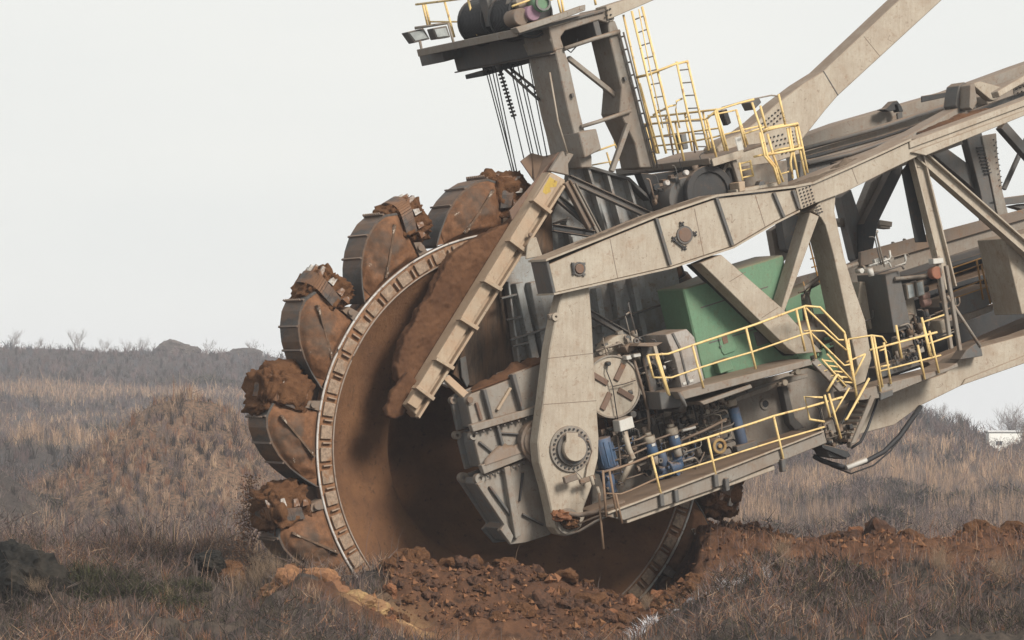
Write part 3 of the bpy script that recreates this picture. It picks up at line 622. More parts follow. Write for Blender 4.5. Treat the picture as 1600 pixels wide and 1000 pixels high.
# ================================================================ EXCAVATOR: root, wheel, buckets
EX = empty('bucket_wheel_excavator', Vector((WC.x, WC.y, WC.z-WR-1.6)))
tag(EX, 'huge beige and rusty bucket wheel excavator digging into brown clay', 'excavator')
WM = Matrix(((AH.x, BV.x, 0, WC.x), (AH.y, BV.y, 0, WC.y), (0, 0, 1, WC.z), (0, 0, 0, 1)))
def W(phi, r, w):
    """wheel point: phi degrees clockwise from the left, radius, depth behind rim plane"""
    a = math.radians(phi); return WC+AH*(-math.cos(a)*r)+Vector((0, 0, math.sin(a)*r))+BV*w
def revolve(prof, name, mat, parent, n=220, amp=0, fr=1.2, close=False):
    mb = MB(); k = len(prof)
    for i in range(n):
        ph = 360*i/n
        for j, (r, w) in enumerate(prof):
            p = W(ph, r, w)
            if amp: q = (p-WC)*fr; d = amp*(mn.noise(q)+.5*mn.noise(q*2.7)); p = p-BV*abs(d)*1.0
            mb.v.append(tuple(p))
    for i in range(n):
        i2 = (i+1) % n
        for j in range(k-1 if not close else k):
            j2 = (j+1) % k
            mb.f.append([i*k+j, i2*k+j, i2*k+j2, i*k+j2]); mb.m.append(0); mb.sm.append(amp > 0)
    return mb.build(name, mat, parent)
R0 = WR; R1 = WR*.916
wheel = MB()
# rim body: flat ring with sides
rim = revolve([(R1, 0), (R0, 0), (R0, .22), (R1, .22)], 'bucket_wheel', M['rimbase'], EX, close=True)
mb = MB(); mb.tube([W(i*1.5, R0-.01, -.015) for i in range(241)], .027, 6, cap=False); mb.build('outer_rim_rail', M['bright'], rim)
mb = MB(); mb.tube([W(i*1.5, R1+.01, -.01) for i in range(241)], .020, 5, cap=False); mb.build('inner_rim_edge', steel('worn_inner_edge', (.42, .35, .30, 1), dust=.6, rust=.5), rim)
NP = 58; rr = random.Random(3); ribm = steel('rim_rib_steel', (.46, .34, .26, 1), dust=.6, rust=.4)
for i in range(NP):
    a = i*360/NP+1.2; da = 360/NP; pads = MB(); bars = MB()
    def ringquad(a0, a1, r0, r1, w0, w1, mbx):
        seg = 3; lo = [W(a0+(a1-a0)*k/seg, r0, w0) for k in range(seg+1)]; hi = [W(a0+(a1-a0)*k/seg, r1, w0) for k in range(seg+1)]
        P = lo+hi[::-1]; mbx.prism3(P, BV*(w1-w0))
    j = rr.uniform(-.25, .25)
    ringquad(a+da*.20+j, a+da*.80+j, R1+.06, R0-.075, -.045-rr.random()*.02, .01, pads)
    ringquad(a-da*.035, a+da*.035, R1+.07, R0-.12, -.075, .01, bars)
    pads.build('wear_plate', M['rimpad'], rim, .008); bars.build('rim_rib', ribm, rim, .006)

rv = revolve([(R1+.0, .015), (R1-.05, .05), (R1*.93, .22), (R1*.85, .42), (R1*.76, .56), (R1*.68, .72), (R1*.62, .86), (R1*.60, .96), (R1*.592, 1.5), (R1*.58, 2.0), (R1*.5, 2.3), (R1*.40, 2.45), (R1*.30, 2.5), (R1*.18, 2.5), (.02, 2.5)], 'wheel_dish', M['wheelin'], rim, 240, .022, 2.6)
revolve([(R0-.02, .2), (R0*.97, .7), (R0*.96, 1.35), (R0*.7, 2.0), (R0*.56, 2.65), (.05, 2.65)], 'wheel_drum', M['cake'], rim, 150, .05, 2.0)

# one bucket in wheel coordinates (x along the boom, y away, z up), mouth edge at phi=0 (left)
def wl(phi, r, w):
    a = math.radians(phi); r = r if r < 4.52 else 4.52+(r-4.52)*.86; return Vector((-math.cos(a)*r, w, math.sin(a)*r))
WB = .95
SIDE = [(0, 4.52), (.3, 5.66), (-2.5, 5.78), (-5, 5.75), (-8, 5.62), (-11, 5.42), (-14, 5.15), (-17, 4.82), (-19.5, 4.52)]
def bucket_parts():
    ribm2 = steel('bucket_rib_steel', (.17, .13, .11, 1), dust=.5, rust=.6)
    P = {}
    def arcpts(w, lst=SIDE): return [wl(a, r, w) for a, r in lst]
    mb = MB()
    for w0 in (0.02, WB-.05): mb.prism3(arcpts(w0), Vector((0, .05, 0)))
    P['side_plate'] = (mb, M['bucketside'])
    mb = MB()                                               # back shell
    lst = SIDE[1:]; seg = []
    for i in range(len(lst)-1):
        for k in range(3): t = k/3; seg.append((lst[i][0]*(1-t)+lst[i+1][0]*t, lst[i][1]*(1-t)+lst[i+1][1]*t))
    seg.append(lst[-1])
    o = len(mb.v)
    for a, r in seg:
        for (rr_, w) in ((r+.012, -.01), (r+.012, WB+.01), (r-.05, WB+.01), (r-.05, -.01)): mb.v.append(tuple(wl(a, rr_, w)))
    for i in range(len(seg)-1):
        for k in range(4):
            k2 = (k+1) % 4; mb.f.append([i*4+k, i*4+k2, i*4+4+k2, i*4+4+k]); mb.m.append(0); mb.sm.append(False)
    P['back_shell'] = (mb, M['bucketback'])
    for a, r in ((-2.6, 5.79), (-8.2, 5.62), (-12.6, 5.30)):
        mb = MB(); mb.beam(wl(a, r+.02, -.02), wl(a, r+.02, WB+.02), .035, .04, side=Vector((-math.cos(math.radians(a)), 0, math.sin(math.radians(a))))); P['back_rib#%d' % int(-a)] = (mb, ribm2)
    mb = MB()
    for i in range(9): mb.cyl(wl(-2.9, 5.82, .10+i*.10), wl(-2.9, 1, 0), .022, .06, 6)
    P['rivets'] = (mb, ribm2)
    mb = MB()                                               # diagonal stiffener and mouth flange on the near side
    mb.beam(wl(-2.2, 5.50, -.10), wl(-11.5, 4.60, -.10), .26, .045, side=Vector((0, 1, 0)))
    mb.beam(wl(-.5, 5.45, 0), wl(-1.2, 4.6, 0), .035, .05, side=Vector((0, 1, 0)))
    mb.beam(wl(-2.0, 5.1, 0), wl(-5.0, 4.7, 0), .02, .05, side=Vector((0, 1, 0)))
    P['stiffener'] = (mb, two_tone('scraped_stiffener', (.20, .13, .09, 1), (.95, .88, .80, 1), 1.7, .50, .56))
    mb = MB()                                               # mounting lug
    mb.prism3([wl(.4, 4.5, -.05), wl(3.0, 4.5, -.05), wl(2.4, 4.78, -.05), wl(.6, 4.85, -.05)], Vector((0, .3, 0)))
    mb.cyl(wl(1.6, 4.66, -.12), (0, 1, 0), .07, .2, 10)
    P['mounting_lug'] = (mb, M['dirty'])
    mb = MB()                                               # arched cutting lip: across the top and down both sides
    path = [(1.5, 5.05, -.05), (1.8, 5.2, -.06), (2.2, 5.40, -.06), (2.8, 5.62, .0), (3.2, 5.78, .2), (3.3, 5.86, .6), (3.2, 5.80, .85), (2.8, 5.62, WB), (2.2, 5.4, WB+.06), (1.5, 5.05, WB+.05)]
    fine = []
    for i in range(len(path)-1):
        p0, p1, p2, p3 = (np.array(path[max(i-1, 0)]), np.array(path[i]), np.array(path[i+1]), np.array(path[min(i+2, len(path)-1)]))
        for k in range(4):
            t = k/4; fine.append(tuple(.5*((2*p1)+(p2-p0)*t+(2*p0-5*p1+4*p2-p3)*t*t+(3*p1-p0-3*p2+p3)*t**3)))
    path = fine+[path[-1]]
    for i in range(len(path)-1):
        a = path[i]; b = path[i+1]
        q = [wl(a[0]-1.9, a[1], a[2]), wl(a[0]+1.0, a[1]+.02, a[2]), wl(b[0]+1.0, b[1]+.02, b[2]), wl(b[0]-1.9, b[1], b[2])]
        c = sum(q, Vector())/4; nrm = (q[1]-q[0]).cross(q[3]-q[0]).normalized(); mb.prism3(q, nrm*.05)
    P['cutting_lip'] = (mb, two_tone('clay_caked_lip', (.13, .12, .12, 1), (.27, .15, .09, 1), 1.6, .40, .56, .6))
    return P
def tooth(a, r, w, out, fwd):
    mb = MB(); b = wl(a, r, w); rad = Vector((-math.cos(math.radians(a)), 0, math.sin(math.radians(a)))); tan = Vector((math.sin(math.radians(a)), 0, math.cos(math.radians(a)))); 
    L = tan*fwd+rad*out; s = Vector((0, .055, 0)) if abs(w-.6) < .62 else rad*.07; t = L.cross(s).normalized()*.05
    base = [b-s-t, b+s-t, b+s+t, b-s+t]; tip = [b+L+(q-b)*.6 for q in base]
    mb.add(base+tip, [[0, 1, 2, 3], [7, 6, 5, 4], [0, 4, 5, 1], [1, 5, 6, 2], [2, 6, 7, 3], [3, 7, 4, 0]]); return mb
TEETH = [(4.0, 5.76, .12, .04, .20), (4.2, 5.82, .42, .04, .20), (4.2, 5.82, .68, .04, .20), (4.0, 5.76, .92, .04, .20), (3.6, 5.50, -.07, -.02, .17), (3.0, 5.18, -.08, -.02, .15), (2.6, 4.95, -.08, -.02, .12)]
def clay_load(seed, big):
    bm = bmesh.new(); bmesh.ops.create_icosphere(bm, subdivisions=5, radius=1); off = Vector((seed*5.1, seed*2.3, seed*9.7))
    c = wl(3.0, 5.30, .48); rad = wl(1.5, 1, 0); tan = Vector((math.sin(math.radians(1.5)), 0, math.cos(math.radians(1.5))))
    for v in bm.verts:
        d = v.co.copy(); k = 1+.24*mn.noise(d*1.7+off)+.20*mn.noise(d*4+off)+.14*mn.noise(d*9+off)+.07*mn.noise(d*20+off)
        box = Vector([math.copysign(abs(q)**.7, q) for q in d])
        v.co = c+(rad*box.x*.54*big[0]+Vector((0, 1, 0))*box.y*.58+tan*box.z*(.50*big[1] if box.z > 0 else .6))*k
    me = bpy.data.meshes.new('clay_load'); bm.to_mesh(me); bm.free(); me.materials.append(M['clay']); me.polygons.foreach_set('use_smooth', [True]*len(me.polygons)); return me
def side_cake(seed):
    """uneven clay smeared on the near side plate"""
    bm = bmesh.new(); off = Vector((seed*3.3, seed*1.3, 0)); n = 26; g = {}
    lo, hi = -17.0, .2
    for i in range(n+1):
        for j in range(n+1):
            a = lo+(hi-lo)*i/n; 
            ro = np.interp(a, [q[0] for q in SIDE[::-1][:-1]], [q[1] for q in SIDE[::-1][:-1]])-.03; r = 4.5+(ro-4.5)*j/n
            p = wl(a, r, 0); q = p*1.6+off; e = min(i, n-i, j, n-j)/3.0
            dome = .17*math.sin(math.pi*min(1, i/n))**.6*math.sin(math.pi*min(1, .15+.85*j/n))**.6
            th = max(-.01, (.030+dome+.075*mn.noise(q)+.045*mn.noise(q*3)+.02*mn.noise(q*8)))*min(1, e); g[i, j] = bm.verts.new(p+Vector((0, -th, 0)))
    for i in range(n):
        for j in range(n): bm.faces.new((g[i, j], g[i, j+1], g[i+1, j+1], g[i+1, j]))
    me = bpy.data.meshes.new('clay_crust'); bm.to_mesh(me); bm.free(); me.materials.append(M['bucketside']); me.polygons.foreach_set('use_smooth', [True]*len(me.polygons)); return me
loads = [clay_load(1, (1.0, 1.0)), clay_load(2, (1.05, 1.15)), clay_load(3, (.85, .8)), clay_load(4, (1, 1.1))]; cakes = [side_cake(i) for i in range(3)]
M['tooth'] = two_tone('worn_tooth_steel', (.75, .75, .75, 1), (.24, .13, .08, 1), 2.0, .44, .56)
parts = bucket_parts(); meshes = {}
for k, (mb, mat) in parts.items():
    o = mb.build(k, mat, None, .01); meshes[k] = o.data; bpy.data.objects.remove(o)
tm = []
for t in TEETH:
    o = tooth(*t).build('tooth', M['tooth'], None); tm.append(o.data); bpy.data.objects.remove(o)
lugm = bpy.data.meshes
MI = Matrix.Translation(-EX.location)
def place(name, me, parent, mat=None):
    o = bpy.data.objects.new(name, me); COL.objects.link(o); o.parent = parent
    if mat is not None: o.matrix_local = mat
    return o
BL = {0: 'bucket filled with clay just above the lowest visible one on the left', -1: 'lowest visible bucket on the left with clay spilling over its lip'}
for i in range(14):
    ang = -16.5+25.714*i
    base = place('bucket', meshes['side_plate'], EX, MI @ WM @ Matrix.Rotation(math.radians(ang), 4, 'Y'))
    for k in meshes:
        if k != 'side_plate':
            c = place(k.split('#')[0], meshes[k], base)
            if k == 'back_shell': c.modifiers.new('bevel', 'BEVEL').width = .006
    place('clay_crust', cakes[i % 3], base)
    if i not in (6, 7): place('clay_load', loads[i % 4 if i != 3 else 2], base)
    for t in tm: place('tooth', t, base)
# soil falling from the lowest bucket
nb = 1500; t = rng.random(nb); r_ = (.10+.20*t)
px = 392-16*t+rng.normal(0, 7, nb)*(1+t*1.0); py = 745+150*t+rng.uniform(-6, 6, nb); b = 3.7+rng.normal(0, .2, nb)
V = []; 
P0 = np.array([tuple(Q(px[i], py[i], b[i])) for i in range(nb)]); r = rng.uniform(.006, .022, nb)
V = P0[:, None, :]+OC[None]*rng.uniform(.6, 1.3, (nb, 6, 1))*r[:, None, None]
tag(link('falling_soil', fast_mesh('falling_soil', V.reshape(-1, 3), (OF[None]+np.arange(nb)[:, None, None]*6).reshape(-1, 3), 3, np.repeat(pal(nb, [(.19, .11, .07), (.14, .08, .055)], [1, 1]), 6, 0), (mv,))), 'thin stream of brown soil falling from the lowest bucket', 'falling soil', kind='stuff')
# ================================================================ EXCAVATOR STRUCTURE
def T(p, b=None): return Q(p[0], p[1], p[2] if len(p) > 2 else b)
def part(name, mb, mat, parent=EX, bevel=.012): return mb.build(name, mat, parent, bevel)
def P1(name, px, b0, th, mat, parent=EX, bevel=.012): return part(name, MB().prism(px, b0, th), mat, parent, bevel)
def strip(a, b, wpx):
    """outline of a straight member of pixel width wpx between two pixels"""
    ax, ay = a; bx, by = b; L = math.hypot(bx-ax, by-ay); nx_, ny_ = -(by-ay)/L*wpx/2, (bx-ax)/L*wpx/2
    return [(ax+nx_, ay+ny_), (bx+nx_, by+ny_), (bx-nx_, by-ny_), (ax-nx_, ay-ny_)]
def along(pts, t):
    d = [0]
    for i in range(1, len(pts)): d.append(d[-1]+math.dist(pts[i-1][:2], pts[i][:2]))
    s = t*d[-1]
    for i in range(1, len(pts)):
        if s <= d[i]+1e-9:
            k = (s-d[i-1])/(d[i]-d[i-1]); return tuple(pts[i-1][q]*(1-k)+pts[i][q]*k for q in range(2))
    return pts[-1][:2]
def rail(lines, posts, b, mat='yellow', r=.026, pr=.028, label=None):
    """handrail: first line is the part, the others and every post its children"""
    g = lambda p: Q(p[0], p[1], p[2] if len(p) > 2 else b)
    root = part('handrail', MB().tube([g(p) for p in lines[0]], r), M[mat], EX, 0)
    if label: root['label'] = label
    for l in lines[1:]: part('mid_rail', MB().tube([g(p) for p in l], r*.8), M[mat], root, 0)
    for l in posts: part('post', MB().tube([g(p) for p in l], pr), M[mat], root, 0)
    return root
def bolts(name, pts, b, r, parent, mat=None, L=.03):
    mb = MB()
    for x, y in pts: mb.cyl(Q(x, y, b)-BV*L, BV, r, L+.01, 6)
    return part(name, mb, mat or M['dgrey'], parent, 0)
def grid(a, b, c, nu, nv):
    """nu x nv lattice spanned from pixel a towards b (u) and c (v)"""
    return [(a[0]+(b[0]-a[0])*i/(nu-1)+(c[0]-a[0])*j/max(nv-1, 1), a[1]+(b[1]-a[1])*i/(nu-1)+(c[1]-a[1])*j/max(nv-1, 1)) for i in range(nu) for j in range(nv)]

# ---- main near beam and top chord -------------------------------------------------
body = [(858, 413), (943, 376), (1027, 342), (1121, 310), (1242, 296), (1331, 262), (1381, 240), (1422, 221), (1600, 157), (1720, 112), (1720, 137), (1600, 178), (1447, 238), (1381, 270), (1319, 301), (1249, 327), (1211, 346), (1146, 384), (1049, 416), (868, 457)]
mbm = P1('main_girder', body, -.30, .68, M['beam'])
for top in ([(853, 405), (943, 369.5), (1027, 335.5), (1121, 304), (1242, 290), (1272, 284), (1331, 258.5), (1381, 236), (1424, 216)],):
    pr = MB()
    for i in range(len(top)-1):
        (x0, y0), (x1, y1) = top[i], top[i+1]; pr.prism([(x0, y0), (x1, y1), (x1, y1+3.4), (x0, y0+3.4)], -.36, .80)
    part('top_flange', pr, M['beam'], mbm, 0)
bot = [(866, 458), (1049, 417), (1147, 385), (1212, 347), (1250, 328)]; pr = MB()
for i in range(len(bot)-1):
    (x0, y0), (x1, y1) = bot[i], bot[i+1]; pr.prism([(x0, y0), (x1, y1), (x1, y1+3), (x0, y0+3)], -.36, .80)
part('bottom_flange', pr, M['beam'], mbm, 0)
for a, b_, wd in (((1026.5, 341), (1048.5, 414), 4.5), ((1120.5, 309), (1145.5, 383), 4.5), ((1210, 301), (1226, 339), 4), ((1240, 297), (1250, 326), 4)):
    P1('stiffener_rib', strip(a, b_, wd), -.37, .07, M['dgrey'], mbm, .004)  # ribs given dark steel to stand for the shade on their left sides
e0 = [(856, 412), (866, 457)]
o = Q(856, 412, -.30); part('end_plate', MB().prism([(853, 408), (857.5, 407), (869, 459), (865, 461)], -.30, .70), M['dgrey'], mbm)
ep = MB()
for k in range(8):
    t = (k+.5)/8; p = Q(854.2+11*t, 410+48*t, -.22)
    for q in (0, .55): ep.cyl(p+BV*q, -A3, .022, .05, 6)
part('end_bolts', ep, M['black'], mbm, 0)
P1('splice_plate', [(1243, 292), (1268, 284), (1273, 318), (1252, 327)], -.325, .02, M['beam'], mbm, .004)
bolts('splice_bolts', grid((1249, 297), (1265, 291), (1256, 322), 4, 6), -.325, .018, mbm, M['black'])
bolts('gusset_bolts', grid((1273, 325), (1280, 322), (1277, 334), 3, 3), -.30, .018, mbm, M['black'])
c = Q(1069, 367, -.30); MBp = MB().cyl(c+BV*.01, -BV, .15, .06, 24); pin = part('pin_cover', MBp, M['brown'], mbm)
part('pin_ring', MB().ring(c, -BV, .15, .185, .04), M['dgrey'], pin, 0)
for dx, dy in ((-16, 6), (0, 20), (16, -2), (-4, -17)):
    part('lug', MB().beam(Q(1069+dx-3, 367+dy-3, -.32), Q(1069+dx+3, 367+dy+3, -.32), .05, .03).beam(Q(1069+dx+3, 367+dy-3, -.32), Q(1069+dx-3, 367+dy+3, -.32), .05, .03), M['black'], pin, 0)
part('link_bar', MB().beam(Q(1053, 375, -.33), Q(1068, 387, -.33), .03, .03), M['black'], pin, 0)
c = Q(904, 420, -.30); pin2 = part('pin_cover', MB().cyl(c, -BV, .10, .07, 20), M['brown'], mbm)
part('pin_ring', MB().ring(c, -BV, .11, .14, .04), M['dgrey'], pin2, 0)
for dx, dy in ((-9, -8), (8, -8), (8, 9), (-8, 7)): part('lug', MB().beam(Q(904+dx-2, 420+dy, -.32), Q(904+dx+2, 420+dy, -.32), .05, .05), M['dgrey'], pin2, 0)
part('clamp_bar', MB().beam(Q(894, 411, -.34), Q(897, 429, -.34), .03, .035), M['black'], pin2, 0)
# chord inner profile line and heaps of dirt along its top
P1('chord_ledge', [(1424, 238), (1600, 173), (1720, 132), (1720, 141), (1600, 181), (1447, 243)], -.37, .1, M['beam'], mbm)
P1('chord_ledge', [(1421, 221), (1600, 156), (1720, 111), (1720, 121), (1600, 166), (1422, 232)], -.345, .05, M['beam'], mbm)
def dirt(path, b, wd, h, seed, parent, mat=None, nn=60, name='dirt_heap'):
    """loose soil lying along a member: pixel path at offset b"""
    mb = MB(); rd = random.Random(seed)
    P = [Q(*along(path, i/nn), b) for i in range(nn+1)]; k = 7
    for i, p in enumerate(P):
        e = math.sin(math.pi*min(1, max(0, i/nn)))**.4
        for j in range(k):
            t = j/(k-1)*2-1; hh = h*(1-t*t)*e*(.55+.9*abs(mn.noise(Vector((p.x*2.2, p.z*2.2, seed+t)))*1.6)+.35*mn.noise(Vector((p.x*9, t*3, seed))))
            mb.v.append(tuple(p+BV*t*wd/2+Vector((0, 0, 1))*max(hh, -.005)))
    for i in range(nn):
        for j in range(k-1): a = i*k+j; mb.f.append([a, a+1, a+k+1, a+k]); mb.m.append(0); mb.sm.append(True)
    return part(name, mb, mat or M['cake'], parent, 0)
DM = clay('settled_dust', (.26, .20, .155, 1), (.33, .25, .19, 1), (.22, .155, .11, 1), 3, .4)
dirt([(1190, 296), (1242, 290), (1331, 259), (1418, 218)], .05, .7, .06, 4, mbm, DM, 90)
dirt([(856, 403), (943, 367), (1027, 333), (1110, 305)], .02, .66, .05, 5, mbm, DM, 90)
dirt([(1300, 268), (1340, 250)], .25, .5, .13, 6, mbm, DM, 40)

# ---- far girder, deck plates between the girders ----------------------------------
fg = P1('far_girder', [(1246, 217), (1320, 190), (1386, 171), (1491, 141), (1600, 101), (1720, 60), (1720, 92), (1600, 131), (1500, 166), (1380, 206), (1250, 243)], 6.0, .7, M['grey'])
P1('girder_joint', [(1402, 176), (1410, 173), (1412, 196), (1404, 198)], 5.96, .04, M['dgrey'], fg)
def deck(name, a, b_, b0, b1, th, mat, parent=EX):
    """plate spanning sideways from offset b0 to b1 whose near edge runs a-b"""
    p, q = Q(*a, b0), Q(*b_, b0); return part(name, MB().prism3([p, q, q+BV*(b1-b0), p+BV*(b1-b0)], -C3*th), mat, parent)
deck('deck_plate', (1247, 292), (1424, 222), .42, 1.7, .05, M['grey'])
deck('deck_plate', (1345, 262), (1500, 205), 3.2, 4.9, .30, M['grey'])
deck('deck_plate', (1320, 252), (1560, 168), 2.0, 2.9, .30, M['dgrey'])
deck('deck_plate', (1470, 207), (1720, 112), .45, 1.2, .05, M['dgrey'])
deck('deck_plate', (1540, 150), (1720, 90), 4.2, 5.8, .2, M['grey'])
part('cross_member', MB().beam(Q(1350, 254, 0.6), Q(1508, 166, 3.6), .5, .22), M['grey'])
part('cross_member', MB().beam(Q(1555, 148, 1.6), Q(1640, 98, 2.6), .2, .14), M['beam'])
P1('inner_girder', [(1256, 238), (1500, 161), (1600, 128), (1720, 88), (1720, 112), (1600, 148), (1510, 182), (1380, 226), (1256, 264)], 4.6, .8, M['grey'])
P1('inner_girder', [(1250, 252), (1330, 235), (1440, 198), (1520, 172), (1600, 143), (1720, 98), (1720, 125), (1600, 168), (1500, 206), (1424, 233), (1331, 264), (1250, 292)], 2.6, .1, M['dgrey'])
for x in (): part('cross_member', MB().beam(Q(x, 222-(x-1470)*.37, .4), Q(x-195, 150-(x-1470)*.37+27, 6.0), .4, .35, side=A3), M['grey'])
P1('bearing_bracket', [(1495, 150), (1498, 134), (1506, 128), (1514, 131), (1517, 168), (1500, 175), (1493, 165)], 2.9, .5, M['dgrey'])
P1('bearing_bracket', [(1521, 130), (1531, 127), (1573, 138), (1555, 158), (1548, 156), (1524, 136)], 2.6, .25, M['beam'])
P1('bearing_bracket', [(1516, 133), (1523, 129), (1527, 160), (1520, 172), (1515, 168)], 2.5, .5, M['grey'])
P1('gusset_plate', [(1583, 137), (1640, 115), (1640, 132), (1584, 148)], 2.4, .03, M['grey'])
bolts('gusset_bolts', grid((1588, 139), (1606, 132), (1590, 145), 4, 2), 2.4, .018, EX, M['black'])
lb = P1('lifting_bracket', [(1378, 171), (1386, 168), (1396, 158), (1402, 157), (1409, 166), (1412, 174), (1405, 175), (1402, 163), (1398, 164), (1400, 172), (1390, 174)], 5.6, .25, M['black'])
dirt([(1440, 207), (1540, 170)], 1.4, .6, .08, 8, EX, M['cake'], 40)

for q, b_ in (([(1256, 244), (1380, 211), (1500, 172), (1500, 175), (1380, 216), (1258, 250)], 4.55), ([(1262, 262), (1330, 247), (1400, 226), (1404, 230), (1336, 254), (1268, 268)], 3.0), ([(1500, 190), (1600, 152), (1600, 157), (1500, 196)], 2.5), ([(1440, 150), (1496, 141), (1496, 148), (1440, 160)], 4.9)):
    P1('painted_gap_shade', q, b_, .04, M['black'])  # black strips painted in as the shade of the deck gaps
part('gap_shade_tube', MB().tube([Q(1262, 256, 2.5), Q(1330, 240, 2.5), Q(1440, 203, 2.5), Q(1520, 177, 2.5)], .05), M['dgrey'], EX, 0)  # dark tubes added to draw the shade lines between the girders
part('gap_shade_tube', MB().tube([Q(1250, 234, 4.4), Q(1380, 198, 4.4), Q(1495, 160, 4.4)], .06), M['dgrey'], EX, 0)
# ---- near truss posts ------------------------------------------------------------
P1('truss_post', [(1270, 330), (1283, 312), (1306, 304), (1304, 330), (1319, 400), (1331, 440), (1352, 500), (1362, 560), (1352, 596), (1335, 604), (1330, 590), (1341, 575), (1331, 531), (1303, 400), (1290, 352), (1283, 340)], -.22, .80, M['beam'])
P1('truss_brace', [(1266, 332), (1280, 338), (1226, 486), (1221, 482)], -.30, .45, M['beam'])
dg = P1('diagonal_plate', [(1095, 411), (1127, 398), (1225, 484), (1284, 550), (1244, 553), (1232, 545)], -.42, .46, M['beam'])
P1('shaded_edge', [(1088, 413), (1096, 411), (1234, 546), (1244, 553), (1238, 556)], -.16, .45, M['black'], dg)  # left side of the plate made black to stand for its shade
def hpost(name, a, b_, off, wd, hd, mat): return part(name, MB().hbeam(Q(*a, off), Q(*b_, off), wd, hd, .035), mat, EX, .004)
P1('post_shade_face', [(1409, 268), (1421, 252), (1426, 270), (1449, 378), (1431, 379)], .25, .04, M['black'])  # shaded left face of the post put in as a black sheet
hpost('truss_post', (1429, 236), (1482, 450), -.02, .24, .30, M['beam'])
hpost('truss_diagonal', (1432, 240), (1660, 440), -.02, .26, .26, M['beam'])
P1('node_gusset', [(1424, 224), (1450, 216), (1462, 232), (1449, 238), (1446, 250), (1440, 262), (1434, 262), (1424, 250)], -.06, .08, M['beam'])
# ---- far truss -------------------------------------------------------------------
P1('far_post', [(1314, 308), (1330, 296), (1347, 347), (1356, 400), (1350, 420), (1337, 405)], 5.9, .35, M['panel'])
P1('far_brace', [(1362, 284), (1381, 270), (1358, 345), (1348, 350), (1341, 336)], 5.95, .3, M['grey'])
P1('far_brace', [(1395, 262), (1410, 254), (1411, 268), (1372, 348), (1362, 402), (1350, 402), (1350, 350)], 5.6, .3, M['black'])
P1('far_brace', [(1449, 234), (1469, 224), (1524, 264), (1531, 282), (1536, 311), (1512, 287)], 4.6, .3, M['dgrey'])
fm = P1('far_mast', [(1510, 214), (1534, 206), (1560, 345), (1562, 356), (1543, 356), (1532, 300)], 4.4, .3, M['dgrey'])  # dark grey stands for shade on the mast's left side
P1('mast_face', [(1534, 212), (1557, 208), (1559, 240), (1567, 300), (1578, 344), (1562, 350)], 4.35, .06, M['grey'], fm)
bolts('mast_bolts', grid((1552, 218), (1556, 222), (1562, 290), 2, 9), 4.35, .015, fm, M['black'])
for k in range(9): P1('mast_step', strip((1527+k*1.6, 231+k*5), (1537+k*1.6, 229+k*5), 1.3), 4.33, .07, M['black'], fm, 0)
part('far_brace', MB().beam(Q(1564, 196, 4.6), Q(1640, 282, 4.6), .25, .22), M['dgrey'])
part('far_brace', MB().beam(Q(1625, 170, 5.2), Q(1568, 296, 5.2), .1, .1), M['dgrey'])
P1('far_tie', [(1564, 310), (1640, 300), (1640, 313), (1572, 320), (1545, 319), (1545, 316)], 4.4, .4, M['dgrey'])
P1('far_tie', [(1580, 322), (1640, 340), (1640, 326), (1600, 318)], 4.5, .3, M['dgrey'])
P1('far_post_plates', [(1220, 340), (1245, 325), (1256, 350), (1262, 380), (1240, 395), (1228, 390)], 3.8, .3, M['dgrey'])
P1('far_post', [(1205, 360), (1221, 350), (1233, 400), (1222, 412), (1212, 400)], 4.2, .25, M['grey'])
part('far_brace', MB().beam(Q(1232, 330, 4), Q(1290, 395, 4), .15, .15), M['dgrey'])
# floodlights on the far side
for x, y in ((1378, 348), (1316, 345)):
    fl = part('floodlight', MB().beam(Q(x-10, y, 6.2), Q(x+10, y+3, 6.2), .35, .12).beam(Q(x-8, y+5, 6.2), Q(x+8, y+7, 6.2), .3, .1), M['grey'])
    part('bracket', MB().tube([Q(x-22, y, 6.2), Q(x-8, y+2, 6.2)], .03), M['black'], fl, 0)

# ---- conveyor running inside the boom ----------------------------------------------
cv = P1('conveyor_frame', [(1180, 452), (1330, 412), (1370, 396), (1600, 329), (1720, 292), (1720, 325), (1600, 364), (1535, 384), (1405, 426), (1330, 448), (1180, 490)], 3.0, .25, M['grey'])
P1('conveyor_ledge', [(1345, 394), (1600, 327), (1720, 290), (1720, 306), (1600, 343), (1400, 402), (1345, 417)], 2.9, .12, M['dirty'], cv)
P1('frame_gusset', [(1393, 397), (1396, 377), (1415, 389)], 3.3, .1, M['grey'], cv); P1('frame_gusset', [(1412, 390), (1414, 372), (1430, 384)], 3.3, .1, M['grey'], cv)
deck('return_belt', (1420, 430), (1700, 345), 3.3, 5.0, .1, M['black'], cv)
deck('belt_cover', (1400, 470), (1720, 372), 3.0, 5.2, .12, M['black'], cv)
tr = P1('belt_trough', [(1475, 480), (1488, 466), (1553, 443), (1558, 450), (1556, 469), (1540, 480), (1493, 496)], 2.2, 1.0, M['panel'])
P1('trough_beam', [(1400, 527), (1493, 496), (1545, 480), (1556, 476), (1550, 486), (1493, 508), (1400, 540)], 2.1, .2, M['grey'], tr)
P1('lower_beam', [(1450, 566), (1500, 546), (1600, 503), (1720, 452), (1720, 480), (1600, 520), (1512, 556), (1460, 578)], 1.2, .5, M['dirty'])
P1('shade_fill_plate', [(1255, 470), (1345, 440), (1400, 430), (1500, 400), (1540, 384), (1562, 400), (1562, 440), (1475, 470), (1490, 500), (1480, 560), (1300, 620), (1262, 560)], 4.4, .1, M['black'])  # black sheet added as the shaded depth behind the platform
P1('shade_fill_plate', [(1484, 500), (1570, 470), (1720, 425), (1720, 460), (1600, 500), (1498, 545)], 3.4, .2, M['black'])  # black sheet standing in for the dark, shaded underside
